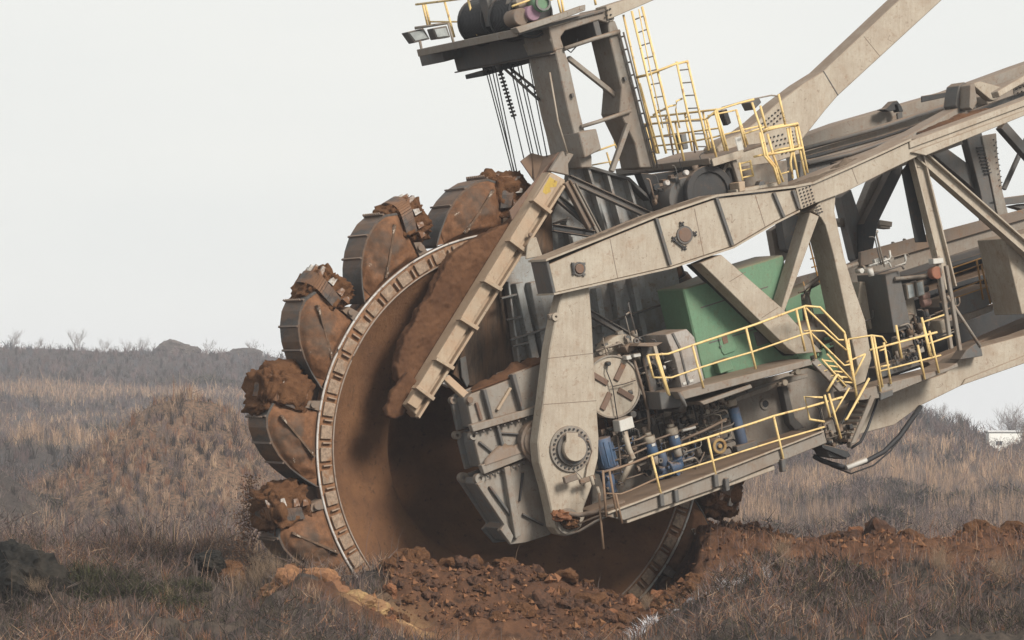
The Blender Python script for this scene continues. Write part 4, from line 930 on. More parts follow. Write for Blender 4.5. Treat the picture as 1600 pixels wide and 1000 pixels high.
part('cable_run', MB().tube([Q(1500, 556, .9), Q(1560, 540, .9), Q(1640, 512, .9)], .03), M['rubber'], EX, 0)
rail([[(1476, 423), (1540, 401)], [(1476, 433), (1537, 412)], [(1483, 458), (1536, 437)], [(1488, 467), (1548, 446)]], [[(1526, 406), (1536, 468)], [(1533, 413), (1548, 475)]], 1.9, 'orange', .02, .024)

# ---- cabinets and gear at the right platform ---------------------------------------
P1('switch_cabinet', [(1569, 373), (1660, 350), (1684, 470), (1597, 491)], .2, 1.05, M['beam'])
P1('switch_cabinet', [(1383, 428), (1405, 422), (1424, 512), (1397, 520)], .35, 1.15, M['dgrey'])
P1('cabinet_side', [(1340, 470), (1344, 440), (1352, 440), (1366, 512), (1360, 515)], 1.2, .5, M['beam'])
P1('transformer_box', [(1404, 452), (1424, 447), (1436, 506), (1418, 512)], .6, .5, M['beam'])
P1('junction_box', [(1468, 501), (1482, 497), (1487, 517), (1473, 521)], .1, .55, M['beam'])
for x, y in ((1422, 455), (1437, 451)):
    f_ = P1('floodlight', [(x-6, y-11), (x+6, y-14), (x+9, y+10), (x-3, y+13)], .3, .25, M['grey']); P1('lens', [(x-4, y-9), (x+4, y-11), (x+7, y+8), (x-1, y+11)], .285, .02, M['glass'], f_, 0)
part('lamp_arm', MB().tube([Q(1398, 436, .3), Q(1440, 432, .3), Q(1466, 426, .3)], .05), M['grey'], EX, 0)
hs_ = part('horn_stack', MB().cyl(Q(1446, 440, .4), -A3, .10, .2).cyl(Q(1448, 450, .4), -A3, .10, .2), M['black'])
part('horn', MB().cyl(Q(1450, 460, .4), -A3, .10, .2).cyl(Q(1452, 470, .4), -A3, .10, .2), steel('faded_pink_horn', (.42, .26, .22, 1)), hs_)
part('cable_reel', MB().cyl(Q(1420, 545, .5), BV, .25, .3), M['grey'])
for a, b_ in (((1465, 400), (1486, 545)), ((1478, 415), (1500, 548))): part('sign_post', MB().beam(Q(*a, -.3), Q(*b_, -.3), .1, .08), M['grey'])
part('clamp', MB().cyl(Q(1465, 426, -.35), BV, .14, .2, 14), steel('rust_red_clamp', (.34, .12, .07, 1), rust=.8)); P1('clamp_plate', [(1458, 404), (1474, 402), (1475, 411), (1459, 413)], -.4, .2, M['white'])
part('stay_brace', MB().tube([Q(1480, 462, -.3), Q(1532, 542, -.3)], .035), M['grey'], EX, 0)
P1('floor_hatch', [(1510, 547), (1528, 534), (1534, 546), (1536, 556), (1515, 560), (1500, 562)], -.3, .4, M['dgrey'])
rdn = random.Random(5)
def clutter(name, pxr, pyr, br, n, mats, seed, parent=EX, scale=1.0, slope=-.345, origin=None):
    """pipes, valves and small boxes fixed to the machine"""
    rd = random.Random(seed)
    for i in range(n):
        x = rd.uniform(*pxr); y = rd.uniform(*pyr)+(x-sum(pxr)/2)*slope; b = rd.uniform(*br); p = Q(x, y, b); g = MB(); m_ = mats[rd.randrange(len(mats))]; k = rd.random()
        if k < .38:
            nm = 'pipe'; a = A3 if rd.random() < .55 else C3; L = rd.uniform(.2, .9)*scale; c2 = C3 if a is A3 else A3; s = rd.choice((-1, 1))*rd.uniform(.05, .25)*scale
            g.tube([p, p+a*L, p+a*(L+.04)+c2*s*.3, p+a*(L+.06)+c2*s], rd.uniform(.012, .035)*scale, 6)
        elif k < .62: nm = 'valve'; g.cyl(p, BV if rd.random() < .5 else C3, rd.uniform(.04, .10)*scale, rd.uniform(.08, .25)*scale, 12)
        elif k < .86: nm = 'fitting'; g.obox(p, A3*rd.uniform(.06, .22)*scale, BV*rd.uniform(.08, .2), C3*rd.uniform(.06, .2)*scale)
        else: nm = 'pipe_flange'; g.ring(p, BV if rd.random() < .5 else A3, .04*scale, .09*scale, .05, 14)
        part(nm, g, m_, CL, 0)
    return
CL = EX
clutter('platform_pipework', (1405, 1480), (495, 535), (.2, .8), 34, [M['grey'], M['black'], M['dirty']], 3)
clutter('roof_lamps', (1345, 1400), (408, 432), (.0, .6), 16, [M['white'], M['grey'], M['dgrey']], 4, scale=.9)
part('bent_pipe', MB().tube([Q(1256, 470, .6), Q(1258, 450, .6), Q(1285, 430, .6), Q(1340, 412, .6)], .05), M['grey'], EX, 0)

# ---- green machinery house ----------------------------------------------------------
gh = P1('machine_house', [(1067, 451), (1102, 441), (1155, 419), (1224, 398), (1231, 436), (1222, 480), (1250, 560), (1150, 583), (1101, 595)], .22, 1.15, M['green'], bevel=.03)
P1('house_door', [(1121, 524), (1141, 517), (1152, 543), (1148, 549), (1132, 555), (1128, 550)], .195, .03, M['green'], gh)
P1('door_window', [(1128, 527), (1136, 524), (1138, 535), (1131, 538)], .185, .03, M['brown'], gh, 0)
P1('cable_entry_box', [(1120, 566), (1140, 558), (1147, 577), (1126, 584)], .0, .22, M['green'], gh)
bs = P1('motor_house', [(1225, 470), (1290, 440), (1300, 470), (1345, 560), (1310, 590), (1240, 560)], 2.0, 1.0, M['green'])
part('motor', MB().cyl(Q(1300, 510, 1.0), -A3, .32, .9, 20).cyl(Q(1285, 505, .9), BV, .2, .4), M['grey']); 
part('duct', MB().tube([Q(1275, 440, 1), Q(1258, 462, 1), Q(1262, 500, 1)], .10, 10), M['grey'], EX, 0)
clutter('boom_pipework', (1265, 1330), (500, 560), (.6, 1.4), 24, [M['dgrey'], M['green'], M['dirty']], 9)
rail([[(1262, 370), (1282, 450)], [(1266, 405), (1290, 398)], [(1268, 418), (1292, 411)], [(1255, 440), (1264, 470), (1284, 462)]], [[(1282, 380), (1290, 440)]], 2.2, 'orange', .02, .024)
# ---- upper walkway -------------------------------------------------------------------
uw = part('upper_walkway', MB().prism([(1062, 612), (1066, 611), (1266, 561), (1270, 570), (1070, 624)], -1.0, 1.15), M['grey'])
P1('tray', [(1094, 628), (1173, 600), (1176, 606), (1100, 633)], -.9, .9, M['grey'])
part('bracket_arm', MB().tube([Q(1062, 612, -1), Q(1070, 634, -1), Q(1064, 640, -.6), Q(1040, 640, .2)], .05), M['dgrey'], uw, 0)
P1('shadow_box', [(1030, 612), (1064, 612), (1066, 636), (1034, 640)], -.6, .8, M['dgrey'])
gb = P1('generator_box', [(1040, 523), (1073, 514), (1085, 527), (1101, 595), (1066, 607), (1055, 562)], -.35, .95, steel('worn_light_cover', (.46, .43, .40, 1), dust=.5, rust=.3))
P1('cover_seam', [(1050, 521), (1053, 520), (1063, 541), (1077, 600), (1075, 601), (1061, 543)], -.375, .03, M['dgrey'], gb, 0)
P1('vent_patch', [(1067, 598), (1072, 596), (1073, 600), (1068, 602)], -.37, .03, M['white'], gb, 0); P1('vent_patch', [(1077, 594), (1083, 592), (1084, 596), (1078, 598)], -.37, .03, M['white'], gb, 0)
P1('cab_roof', [(996, 541), (1000, 536), (1036, 535), (1025, 542)], -.4, .9, M['dirty'])
P1('cab_frame', [(1021, 541), (1026, 541), (1047, 618), (1042, 618)], -.42, .05, M['beam'], bevel=0)
P1('cab_wall', [(1000, 542), (1022, 542), (1040, 625), (1018, 625)], .1, .1, M['dgrey'])
clutter('engine_block', (1028, 1056), (550, 605), (-.3, .15), 40, [M['dgrey'], M['black'], M['panel'], M['white']], 12, scale=.55)
# handrail of the upper walkway
BR = -1.0
rail([[(1012, 555), (1044, 553), (1082, 539.5), (1180, 507), (1240, 484.5), (1259, 478), (1281, 480), (1319, 519), (1322, 530)],
      [(1020.6, 590), (1049, 590), (1092, 575), (1137, 561), (1175, 550), (1256, 522), (1268, 519)],
      [(1259, 481), (1310, 531), (1318, 531)], [(1256, 517), (1287, 517), (1322, 547)], [(1268, 521), (1319, 571), (1329, 569)]],
     [[(1011.6, 555), (1020.6, 590)], [(1024, 553), (1044, 616)], [(1027, 553), (1046, 618)], [(1082, 540), (1099, 606)], [(1165.6, 512), (1181, 577)], [(1244, 483), (1258, 549)], [(1256, 479), (1275, 560)], [(1320, 522), (1340, 625)]], BR)
# stair from the upper walkway down
st = P1('stair', [(1268, 566), (1276, 560), (1335, 608), (1312, 612)], -.95, .10, M['grey'])
for k in range(5): t = k/4.5; part('tread', MB().beam(Q(1278+44*t, 571+38*t, -.95), Q(1278+44*t, 571+38*t, -.2), .14, .02, side=A3), M['yellow'], st, 0)
for k in range(5): t = k/4.5; part('rung', MB().tube([Q(1287+36*t, 563+38*t, -.97), Q(1301+34*t, 565+37*t, -.97)], .02), M['yellow'], st, 0)
part('stringer', MB().tube([Q(1284, 561, -.98), Q(1322, 604, -.98)], .022), M['yellow'], st, 0); part('stringer', MB().tube([Q(1292, 553, -.98), Q(1332, 595, -.98)], .022), M['yellow'], st, 0)
# lower stair
ls = P1('stair', [(1362, 617), (1368, 621), (1338, 692), (1330, 694)], -1.0, .06, M['grey'])
for k in range(8): t = k/7.5; part('tread', MB().prism([(1337+20*(1-t)-18*0-t*14, 625+66*t), (1361-28*t, 624+66*t), (1361-28*t, 628+66*t), (1337+20*(1-t)-t*14, 629+66*t)], -.95, .6), M['dirty'], ls, 0)
P1('stringer', [(1334, 615), (1341, 615), (1316, 680), (1309, 678)], -.4, .06, M['dgrey'], ls)
rail([[(1358, 591), (1323, 655), (1320, 656)], [(1327, 606), (1301, 650)]], [[(1308, 585), (1292, 612)], [(1308, 585), (1316, 592)]], -1.1)
rail([[(1285, 621), (1257, 620), (1265, 655), (1288, 659)]], [[(1288.5, 617), (1297, 652)], [(1295, 615), (1314, 685)]], -1.15)
# small landing with lamps
ld = P1('landing_frame', [(1283, 693), (1325, 704), (1330, 712), (1322, 716), (1285, 700)], -1.0, .6, M['black'])
P1('landing_box', [(1288, 698), (1320, 706), (1324, 718), (1296, 714)], -.9, .5, M['dgrey'], ld)
clutter('lamp_cluster', (1284, 1330), (668, 695), (-1.0, -.4), 26, [M['grey'], M['dirty'], M['black']], 21, scale=.7, slope=.1)
P1('bracket_plate', [(1283, 665), (1300, 655), (1318, 670), (1325, 692), (1298, 694), (1284, 688)], -.3, .15, M['grey'])
part('cable_loop', MB().tube([Q(1272, 713, -.6), Q(1285, 720, -.6), Q(1300, 725, -.6), Q(1322, 731, -.6), Q(1353, 721, -.6), Q(1381, 706, -.5), Q(1406, 681, -.4), Q(1428, 650, -.2), Q(1438, 636, 0)], .055, 8), M['rubber'], EX, 0)
part('cable_loop', MB().tube([Q(1272, 711, -.5), Q(1300, 729, -.5), Q(1330, 740, -.5), Q(1365, 727, -.5), Q(1392, 704, -.4), Q(1418, 670, -.3), Q(1441, 634, 0)], .018, 6), M['rubber'], EX, 0)
part('cable_loop', MB().tube([Q(1330, 700, -.5), Q(1345, 690, -.5), Q(1356, 668, -.4), Q(1366, 640, -.3), Q(1372, 620, -.1)], .03, 6), M['rubber'], EX, 0)
part('tube_lamp', MB().tube([Q(1322, 731, -.7), Q(1353, 718, -.7)], .065, 10), M['white'], EX, .005)
# ---- bottom chord and web ---------------------------------------------------------------
bc = P1('bottom_chord', [(1600, 524), (1534, 542), (1500, 560), (1478, 583), (1366, 622), (1335, 640), (1310, 660), (1300, 700), (1347, 677), (1397, 664), (1440, 633), (1503, 602), (1600, 567), (1720, 522), (1720, 480)], .02, .7, M['beam'])
P1('chord_ledge', [(1509, 592), (1600, 556), (1720, 510), (1720, 523), (1600, 568), (1503, 602)], -.04, .06, M['beam'], bc)
web = P1('web_plate', [(925, 700), (1040, 640), (1165, 598), (1262, 575), (1330, 600), (1345, 640), (1310, 664), (1290, 672), (1180, 712), (1000, 775), (925, 800)], .95, .08, M['grey'])
part('inspection_ring', MB().ring(Q(1195, 631, .95), -BV, .075, .125, .03, 24), M['grey'], web, 0); part('inspection_hole', MB().cyl(Q(1195, 631, .955), -BV, .076, .02, 20), M['black'], web, 0)
P1('web_stiffener', [(1222, 604), (1230, 602), (1242, 652), (1258, 668), (1243, 672), (1234, 662)], .72, .23, M['dgrey'], web)
P1('web_stiffener', [(1080, 690), (1086, 688), (1094, 722), (1088, 724)], .75, .2, M['grey'], web)
P1('cable_tray', [(1075, 648), (1240, 588), (1262, 584), (1262, 590), (1240, 596), (1078, 655)], .35, .3, M['grey'])
for x, y in ((1222, 598), (1242, 581)): part('work_lamp', MB().cyl(Q(x, y, .2), -BV, .07, .14, 12).obox(Q(x-5, y+4, .1), A3*.15, BV*.1, C3*.05), M['beam'])
# ---- lower walkway ------------------------------------------------------------------------
lw = P1('lower_walkway', [(944, 806), (972, 794), (1106, 745), (1288, 675), (1292, 692), (1110, 766), (975, 813)], -1.05, .08, M['grey'])
deck('walkway_deck', (948, 800), (1288, 674), -1.0, .3, .04, M['dirty'], lw)
P1('walkway_channel', [(978, 808), (1057, 781), (1210, 727), (1211, 734), (1058, 790), (980, 818)], -.98, .25, M['beam'], lw)
P1('walkway_edge', [(950, 800), (1106, 742), (1288, 672), (1288, 675), (1106, 745.5), (950, 804)], -1.12, .08, M['beam'], lw)
for x, y in ((1034, 776), (1057, 770), (1119, 746), (1224, 722), (1136, 752)): P1('bracket', [(x-3, y-4), (x+3, y-6), (x+5, y+14), (x-1, y+16)], -1.15, .15, M['dgrey'], lw)
rail([[(1011.6, 714), (1049, 701), (1106, 683.5), (1180, 660), (1209, 650), (1262.5, 636), (1316, 620.5)], [(1029.6, 746), (1114, 720), (1180, 699), (1215.6, 688), (1288, 667)]],
     [[(1018, 712), (1033, 774)], [(1106, 684), (1119.5, 748)], [(1209, 651), (1225, 722)]], -1.1)
rail([[(942, 738), (959, 733.6), (985, 725), (1011.6, 714)], [(947, 771), (970, 772), (986, 766), (1029.6, 746)]], [[(952, 735), (964, 808)], [(942, 735), (947, 808)], [(962, 772), (972, 818)]], -1.1, 'rustrail')
dirt([(965, 797), (1040, 769), (1110, 742)], -.75, .5, .05, 31, lw, M['cake']); dirt([(1180, 716), (1285, 677)], -.6, .6, .06, 33, lw, M['cake'])
# ropes and hose stub at the nose
part('hose', MB().tube([Q(868, 808, -.3), Q(880, 801, -.35), Q(905, 805, -.45), Q(930, 800, -.6), Q(955, 790, -.8), Q(975, 784, -.8)], .055), M['dirty'], EX, 0)
part('hose', MB().tube([Q(884, 836, -.2), Q(905, 830, -.35), Q(930, 815, -.6), Q(958, 802, -.9)], .03), M['grey'], EX, 0)
part('hose', MB().tube([Q(885, 826, -.2), Q(905, 818, -.35), Q(930, 808, -.6), Q(955, 800, -.9)], .022), M['dirty'], EX, 0)
part('hanging_pipe', MB().tube([Q(936, 770, -.9), Q(938, 805, -.95), Q(943, 858, -1.0)], .026), M['rustrail'], EX, 0)
part('limit_switch', MB().obox(Q(884, 756, -.45), A3*.3, BV*.1, C3*.14).obox(Q(908, 757, -.45), A3*.35, BV*.08, C3*.1), M['dirty'])
part('limit_switch', MB().cyl(Q(927, 758, -.45), C3, .04, .2, 10).cyl(Q(937, 775, -.5), C3, .035, .2, 10), M['beam'])
part('grease_line', MB().tube([Q(905, 682, -.18), Q(920, 690, -.22), Q(925, 705, -.2), Q(917, 730, -.18), Q(912, 760, -.2)], .014), M['dirty'], EX, 0)
part('grease_line', MB().tube([Q(885, 722, -.18), Q(905, 742, -.2), Q(915, 755, -.22)], .012), M['grey'], EX, 0)

# ---- bearing arm ---------------------------------------------------------------------------
arm = P1('bearing_arm', [(880, 452), (921, 448), (925, 500), (928, 560), (933, 640), (936, 684), (935, 716), (925, 760), (911, 798), (915, 806), (908, 824), (897, 834), (886, 838), (874, 835), (866, 824), (862, 800), (853, 760), (843, 724), (840, 692), (850, 620), (859, 545), (868, 498)], -.14, .38, M['beam'], bevel=.025)
c = Q(891, 701, -.14)
hub = part('bearing_flange', MB().ring(c, -BV, .30, .47, .05, 44), M['grey'], arm, .006)
part('bearing_collar', MB().ring(c, -BV, .26, .34, .12, 40), M['dgrey'], hub, .006)
part('bearing_cap', MB().cyl(c-BV*.02, -BV, .255, .22, 40), M['beam'], hub, .015)
P1('cap_plate', [(885, 676), (903, 676), (905, 694), (885, 694)], -.375, .04, M['beam'], hub, .004)
bb = MB()
for k in range(26): a = 2*math.pi*k/26; bb.cyl(c+AH*math.cos(a)*.40+Vector((0, 0, 1))*math.sin(a)*.40-BV*.04, -BV, .022, .045, 6)
part('bearing_bolts', bb, M['black'], hub, 0)
part('nose_ring', MB().ring(Q(886, 814, -.14), -BV, .20, .26, .05, 30), M['grey'], arm, 0)
def lumpy(name, px, py, b, r, seed, mat, parent=EX, sc=(1, 1, .7)):
    o = link(name, lump_mesh(name, r, sc, seed, mat, 3, .4, 1.6, .25), parent); p = Q(px, py, b)
    o.location = p-EX.location if parent is EX else p; return o
lumpy('clay_lump', 877, 806, -.28, .17, 41, clodm[1]); lumpy('clay_lump', 890, 818, -.22, .17, 42, M['clay']); lumpy('clay_lump', 897, 812, -.28, .12, 43, M['clay']); lumpy('clay_lump', 869, 803, -.2, .1, 44, clodm[1])
bh = part('bearing_housing', MB().cyl(Q(845, 690, .25), BV, .36, .8, 28).ring(Q(846, 690, .3), BV, .36, .46, .2, 28), M['dirty'])
lg = P1('lug', [(857, 491), (863, 490), (870, 488), (870, 500), (860, 500)], -.1, .1, M['grey']); part('lug_ring', MB().ring(Q(869, 495, -.16), BV, .03, .085, .1, 16), M['beam'], lg, 0)

# ---- gearbox / chute casing (three flanged tiers) -------------------------------------------
def tier(front, b0, th, mat, side=None):
    o = P1('gearbox_casing', front, b0, .10, mat, bevel=.012)
    sh = lambda px, d0, d1, nm, m_: part(nm, MB().prism3([Q(x, y, b0)+BV*d0 for x, y in px], BV*(d1-d0)), m_, o)
    sh(front, th-.1, th, 'rear_plate', M['panel'])
    cx = sum(p[0] for p in front)/len(front); cy = sum(p[1] for p in front)/len(front)
    sh([(cx+(x-cx)*.86, cy+(y-cy)*.90) for x, y in front], .10, th-.1, 'casing_body', M['panel'])
    return o
GB = .55
t1 = tier([(729, 623), (737, 615), (756, 608), (801, 591), (803, 583), (862, 562), (862, 640), (845, 646), (740, 674)], GB, .85, M['grey'])
part('dust_cover', MB().prism3([Q(737, 614, GB), Q(801, 590, GB), Q(862, 561, GB), Q(862, 561, GB+1.6), Q(801, 590, GB+1.6), Q(737, 614, GB+.9)], C3*.05), M['cake'], t1)
dirt([(740, 611), (800, 588), (858, 562)], GB+.55, .95, .22, 51, t1, M['cake'])
P1('flange', [(736, 664), (822, 640), (862, 626), (862, 638), (845, 645), (740, 675)], GB-.16, .17, M['grey'], t1)
P1('rib', [(755, 609), (760, 607), (772, 655), (768, 657)], GB-.14, .15, M['dgrey'], t1); P1('rib', [(800, 585), (806, 583), (820, 640), (816, 642)], GB-.16, .17, M['dgrey'], t1)
P1('bar', strip((799, 606), (778, 641), 4), GB-.08, .09, M['chute'], t1); P1('bar', strip((745, 629), (753, 656), 4.5), GB-.06, .07, M['brown'], t1)
t2 = tier([(742, 682), (740, 676), (845, 645), (848, 660), (848, 700), (818, 712), (753, 735), (742, 692)], GB, .85, M['grey'])
P1('flange', [(752, 727), (815, 704), (840, 696), (840, 706), (815, 718), (757, 741)], GB-.16, .17, M['grey'], t2)
P1('rib', [(776, 664), (780, 663), (792, 708), (788, 710)], GB-.12, .13, M['dgrey'], t2); P1('bar', strip((750, 690), (772, 708), 4), GB-.07, .08, M['dgrey'], t2); P1('bar', strip((781, 676), (828, 679), 3.5), GB-.07, .08, M['dgrey'], t2)
dirt([(755, 727), (790, 715), (825, 703)], GB-.10, .16, .22, 61, t2, M['dirty'])
t3 = tier([(742, 752), (745, 741), (757, 741), (818, 719), (850, 708), (866, 830), (858, 836), (821, 848), (805, 850), (798, 851), (779, 829), (787, 820)], GB, .85, M['grey'])
P1('casting_ridge', [(788, 731), (797, 728), (815, 836), (806, 842)], GB-.16, .17, M['grey'], t3); P1('casting_ridge', [(745, 756), (755, 752), (803, 838), (798, 850), (782, 828), (788, 820)], GB-.1, .11, M['grey'], t3)
P1('bar', strip((766, 760), (801, 808), 4), GB-.08, .09, M['dgrey'], t3); P1('bar', strip((818, 738), (813, 783), 2.5), GB-.06, .07, M['black'], t3); P1('bar', strip((818, 803), (850, 820), 4), GB-.08, .09, M['dgrey'], t3)
for (x, y, r), t_ in (((739, 681, .075), t2), ((749, 748, .095), t3), ((733, 626, .07), t1)):
    for bb_ in (GB-.04, GB+.72): part('eye_lug', MB().ring(Q(x, y, GB)+BV*(bb_-GB), BV, r*.45, r*1.15, .14, 20), M['grey'], t_, .004)
for pts, t_ in (([(744+k*11, 675-k*3.1) for k in range(9)], t1), ([(762+k*8, 742-k*2.8) for k in range(8)], t2)): 
    mb_ = MB()
    for x, y in pts: mb_.cyl(Q(x, y, GB-.10), -C3, .025, .05, 6)
    part('flange_bolts', mb_, M['dgrey'], t_, 0)
P1('dish_shade_plate', [(722, 632), (800, 595), (860, 565), (930, 600), (930, 700), (770, 745)], 2.0, .06, M['dgrey'])  # unseen plate added behind the gearbox to cast shade into the wheel dish
P1('deflector', [(820, 700), (845, 690), (862, 740), (868, 830), (850, 836), (830, 760)], GB+.25, .3, M['panel'])

# ---- chute beam ---------------------------------------------------------------------------
CB = 1.55
cb = P1('chute_beam', [(859, 268), (883, 281), (882, 293), (655, 653), (635, 632)], CB, .40, M['chute'])
P1('raised_web', [(861, 271), (877, 280), (652, 640), (637, 630)], CB-.10, .10, M['chute'], cb)
P1('edge_lip', [(881, 289), (883.5, 292), (656, 654), (653.5, 651)], CB-.16, .17, M['chute'], cb, .004)
for a, b_ in (((835, 311), (862, 332)), ((798, 374), (826, 395)), ((758, 437), (785, 453)), ((721, 497), (748, 514)), ((683, 560), (710, 576)), ((652, 604), (679, 624))):
    P1('cross_rib', strip(a, b_, 6), CB-.24, .25, M['chute'], cb, .006)
P1('yellow_patch', [(859, 276), (871, 284), (869, 292), (859, 293), (861, 299), (853, 304), (848, 300), (850, 292)], CB-.103, .004, steel('flaking_yellow_paint', (.62, .44, .09, 1), dust=.3, rust=.3), cb, 0)
part('pin', MB().cyl(Q(828, 367, CB-.1), -BV, .05, .06, 12), M['dirty'], cb)
part('pull_rod', MB().beam(Q(697, 591, CB-.05), Q(735, 626, CB-.6), .12, .16), M['chute'], EX)
part('rod_pin', MB().cyl(Q(732, 625, GB-.1), -BV, .07, .1, 16), M['dirty']); P1('rod_bracket', [(700, 585), (706, 590), (704, 606), (692, 600)], CB-.1, .2, M['bright'])
# top funnel of the chute
P1('funnel_side', [(872, 238), (879, 237), (861, 270), (800, 345), (796, 330), (836, 283)], CB+.35, .06, M['brown'])
P1('funnel_plate', [(879, 236), (897, 241), (888, 256), (889, 274), (859, 267)], CB-.05, .12, M['grey']); 
part('funnel_wall', MB().prism3([Q(814, 252, 2.6), Q(831, 239, 3.0), Q(836, 284, 2.2)], BV*.05).prism3([Q(831, 239, 3.0), Q(850, 244, 2.6), Q(872, 239, 2.0), Q(836, 284, 2.0)], BV*.05), M['brown'])
# ---- clay coated chute wall with the sheet of clay stuck to it -------------------------------
def clay_slab(name, outline, b0, th, mat, amp, vox=.035, seed=0, parent=EX):
    o = MB().prism(outline, b0, th).build(name, mat, parent)
    r = o.modifiers.new('remesh', 'REMESH'); r.mode = 'VOXEL'; r.voxel_size = vox; r.use_smooth_shade = True
    for s, a in ((.7, amp), (.22, amp*.6), (.08, amp*.4)):
        t = bpy.data.textures.new('clouds', 'CLOUDS'); t.noise_scale = s; t.noise_depth = 3
        d = o.modifiers.new('displace', 'DISPLACE'); d.texture = t; d.strength = a; d.mid_level = .5
    return o
clay_slab('stuck_clay', [(862, 300), (835, 312), (800, 345), (757, 366), (735, 378), (708, 398), (692, 424), (680, 440), (674, 462), (656, 482), (648, 506), (632, 530), (626, 552), (620, 572), (624, 594), (640, 606), (660, 600), (700, 540), (780, 420)], 2.0, .35, M['cake'], .12)
clay_slab('clay_plate', [(640, 580), (656, 600), (640, 628), (640, 640), (618, 656), (606, 650), (605, 638), (614, 612)], 1.75, .2, M['cake'], .10, .045)
# the wall behind the beam
P1('chute_wall', [(862, 330), (740, 505), (708, 585), (728, 602), (748, 604), (800, 583), (864, 556), (866, 420)], 2.35, .06, M['panelclay'])
bp_ = P1('ribbed_panel', [(790, 440), (806, 565), (866, 552), (866, 400), (812, 400)], 2.2, .06, M['lightpanel'])
for a, b_, wd in (((811, 442), (838, 562), 11), ((835, 440), (857, 556), 13), ((795, 440), (812, 566), 3)): P1('channel', strip(a, b_, wd), 1.95, .24, M['lightpanel'], bp_)
for a, b_ in (((784, 466), (808, 460)), ((792, 500), (815, 495)), ((799, 531), (864, 510)), ((802, 541), (826, 535))): P1('cross_bar', strip(a, b_, 3), 1.88, .07, M['panel'], bp_, .004)
P1('scrap_plate', [(719, 560), (728, 556), (734, 598), (730, 606), (722, 590)], 2.25, .04, M['panel'])
# ribbed side wall above and behind the main girder
rw = P1('ribbed_wall', [(888, 250), (983, 279), (1033, 327), (1045, 360), (1060, 430), (1070, 500), (1000, 560), (925, 580), (866, 470), (862, 340), (880, 300)], 2.45, .07, M['lightpanel'])
for a, b_, wd in (((920, 262), (960, 400), 4), ((950, 270), (985, 400), 4), ((981, 279), (1014, 390), 4), ((1014, 307), (1036, 380), 4), ((889, 254), (900, 300), 5), ((893, 370), (906, 450), 3.5), ((962, 440), (976, 530), 8), ((990, 435), (1012, 540), 8), ((935, 450), (945, 520), 8), ((886, 345), (896, 400), 4), ((937, 318), (952, 372), 4)):
    P1('wall_rib', strip(a, b_, wd), 2.2, .26, M['lightpanel'], rw, .004)
for a, b_ in (((928, 512), (1035, 476)), ((866, 350), (890, 341)), ((932, 540), (1000, 515))): P1('wall_bar', strip(a, b_, 3.5), 2.12, .08, M['dgrey'], rw, .004)
P1('wall_cap', [(886, 248), (984, 277), (1035, 326), (1033, 330), (982, 281), (886, 253)], 2.15, .5, M['dgrey'], rw, .004)
part('channel_brace', MB().hbeam(Q(888, 279, 1.7), Q(1018, 338, 1.7), .16, .16, .03), M['dgrey']); part('channel_brace', MB().hbeam(Q(905, 480, 1.3), Q(1000, 535, 1.3), .14, .14, .03), M['panel'])
part('channel_brace', MB().hbeam(Q(885, 284, 1.5), Q(923, 356, 1.5), .16, .16, .03), M['dirty']); part('channel_brace', MB().hbeam(Q(896, 288, 1.6), Q(940, 372, 1.6), .10, .12, .03), M['grey'])
part('channel_brace', MB().hbeam(Q(872, 310, 1.7), Q(922, 352, 1.7), .14, .14, .03), M['dgrey']); part('channel_brace', MB().hbeam(Q(864, 356, 1.6), Q(928, 366, 1.6), .14, .16, .03), M['black'])
P1('gusset_plate', [(829, 372), (838, 370), (848, 400), (822, 405), (824, 385)], 1.2, .05, M['beam'])

# ---- drive: disc, motors, pipes --------------------------------------------------------------
c = Q(957, 604, -.02)
dd = part('drive_disc', MB().cyl(c, BV, .64, .5, 48), M['beam'], bevel=.02)
for a in (28, 118, 208, 298):
    a_ = math.radians(a); u_ = AH*math.sin(a_)+Vector((0, 0, 1))*math.cos(a_); part('disc_bar', MB().beam(c+u_*.14-BV*.02, c+u_*.53-BV*.02, .05, .12), M['brown'], dd)
part('disc_rim', MB().ring(c, -BV, .61, .645, .03, 48), M['grey'], dd, 0)
part('grease_line', MB().tube([Q(950, 566, -.12), Q(948, 580, -.1), Q(957, 603, -.12), Q(965, 655, -.1)], .013), M['black'], dd, 0); part('grease_line', MB().tube([Q(957, 604, -.1), Q(975, 600, -.12), Q(993, 594, -.1)], .011), M['black'], dd, 0)
part('grease_pump', MB().cyl(Q(952, 568, -.14), BV, .05, .12, 12), M['black'], dd)
part('gear_cover', MB().cyl(Q(975, 560, .5), BV, .5, .4, 30), M['beam']); part('gear_cover', MB().cyl(Q(1000, 590, .6), BV, .35, .4, 24), M['grey'])
P1('fitting_box', [(976, 542), (988, 535), (994, 545), (981, 552)], .0, .4, M['dirty']); P1('fitting_box', [(978, 660), (968, 656), (985, 650), (992, 668), (975, 676)][0:0] or [(967, 657), (988, 650), (992, 668), (970, 675)], -.3, .3, M['white'])
P1('terminal_box', [(978, 556), (985, 554), (988, 561), (980, 563)], -.2, .2, M['white'])
for x in (990,): P1('terminal_box', [(x, 553), (x+11, 551), (x+12, 557), (x+1, 559)], -.2, .2, M['white'])
cm_ = MB()
for k in range(7): cm_.beam(Q(971+k*3.2, 674-k*1, -.28), Q(972+k*3.2, 680-k*1, -.28), .03, .012)
part('cable_glands', cm_, M['black'], EX, 0)
part('exhaust_pipe', MB().tube([Q(976, 674, -.25), Q(982, 700, -.25), Q(989, 716, -.25), Q(986, 724, -.25), Q(972, 752, -.2)], .06, 10), M['beam'], EX, 0)
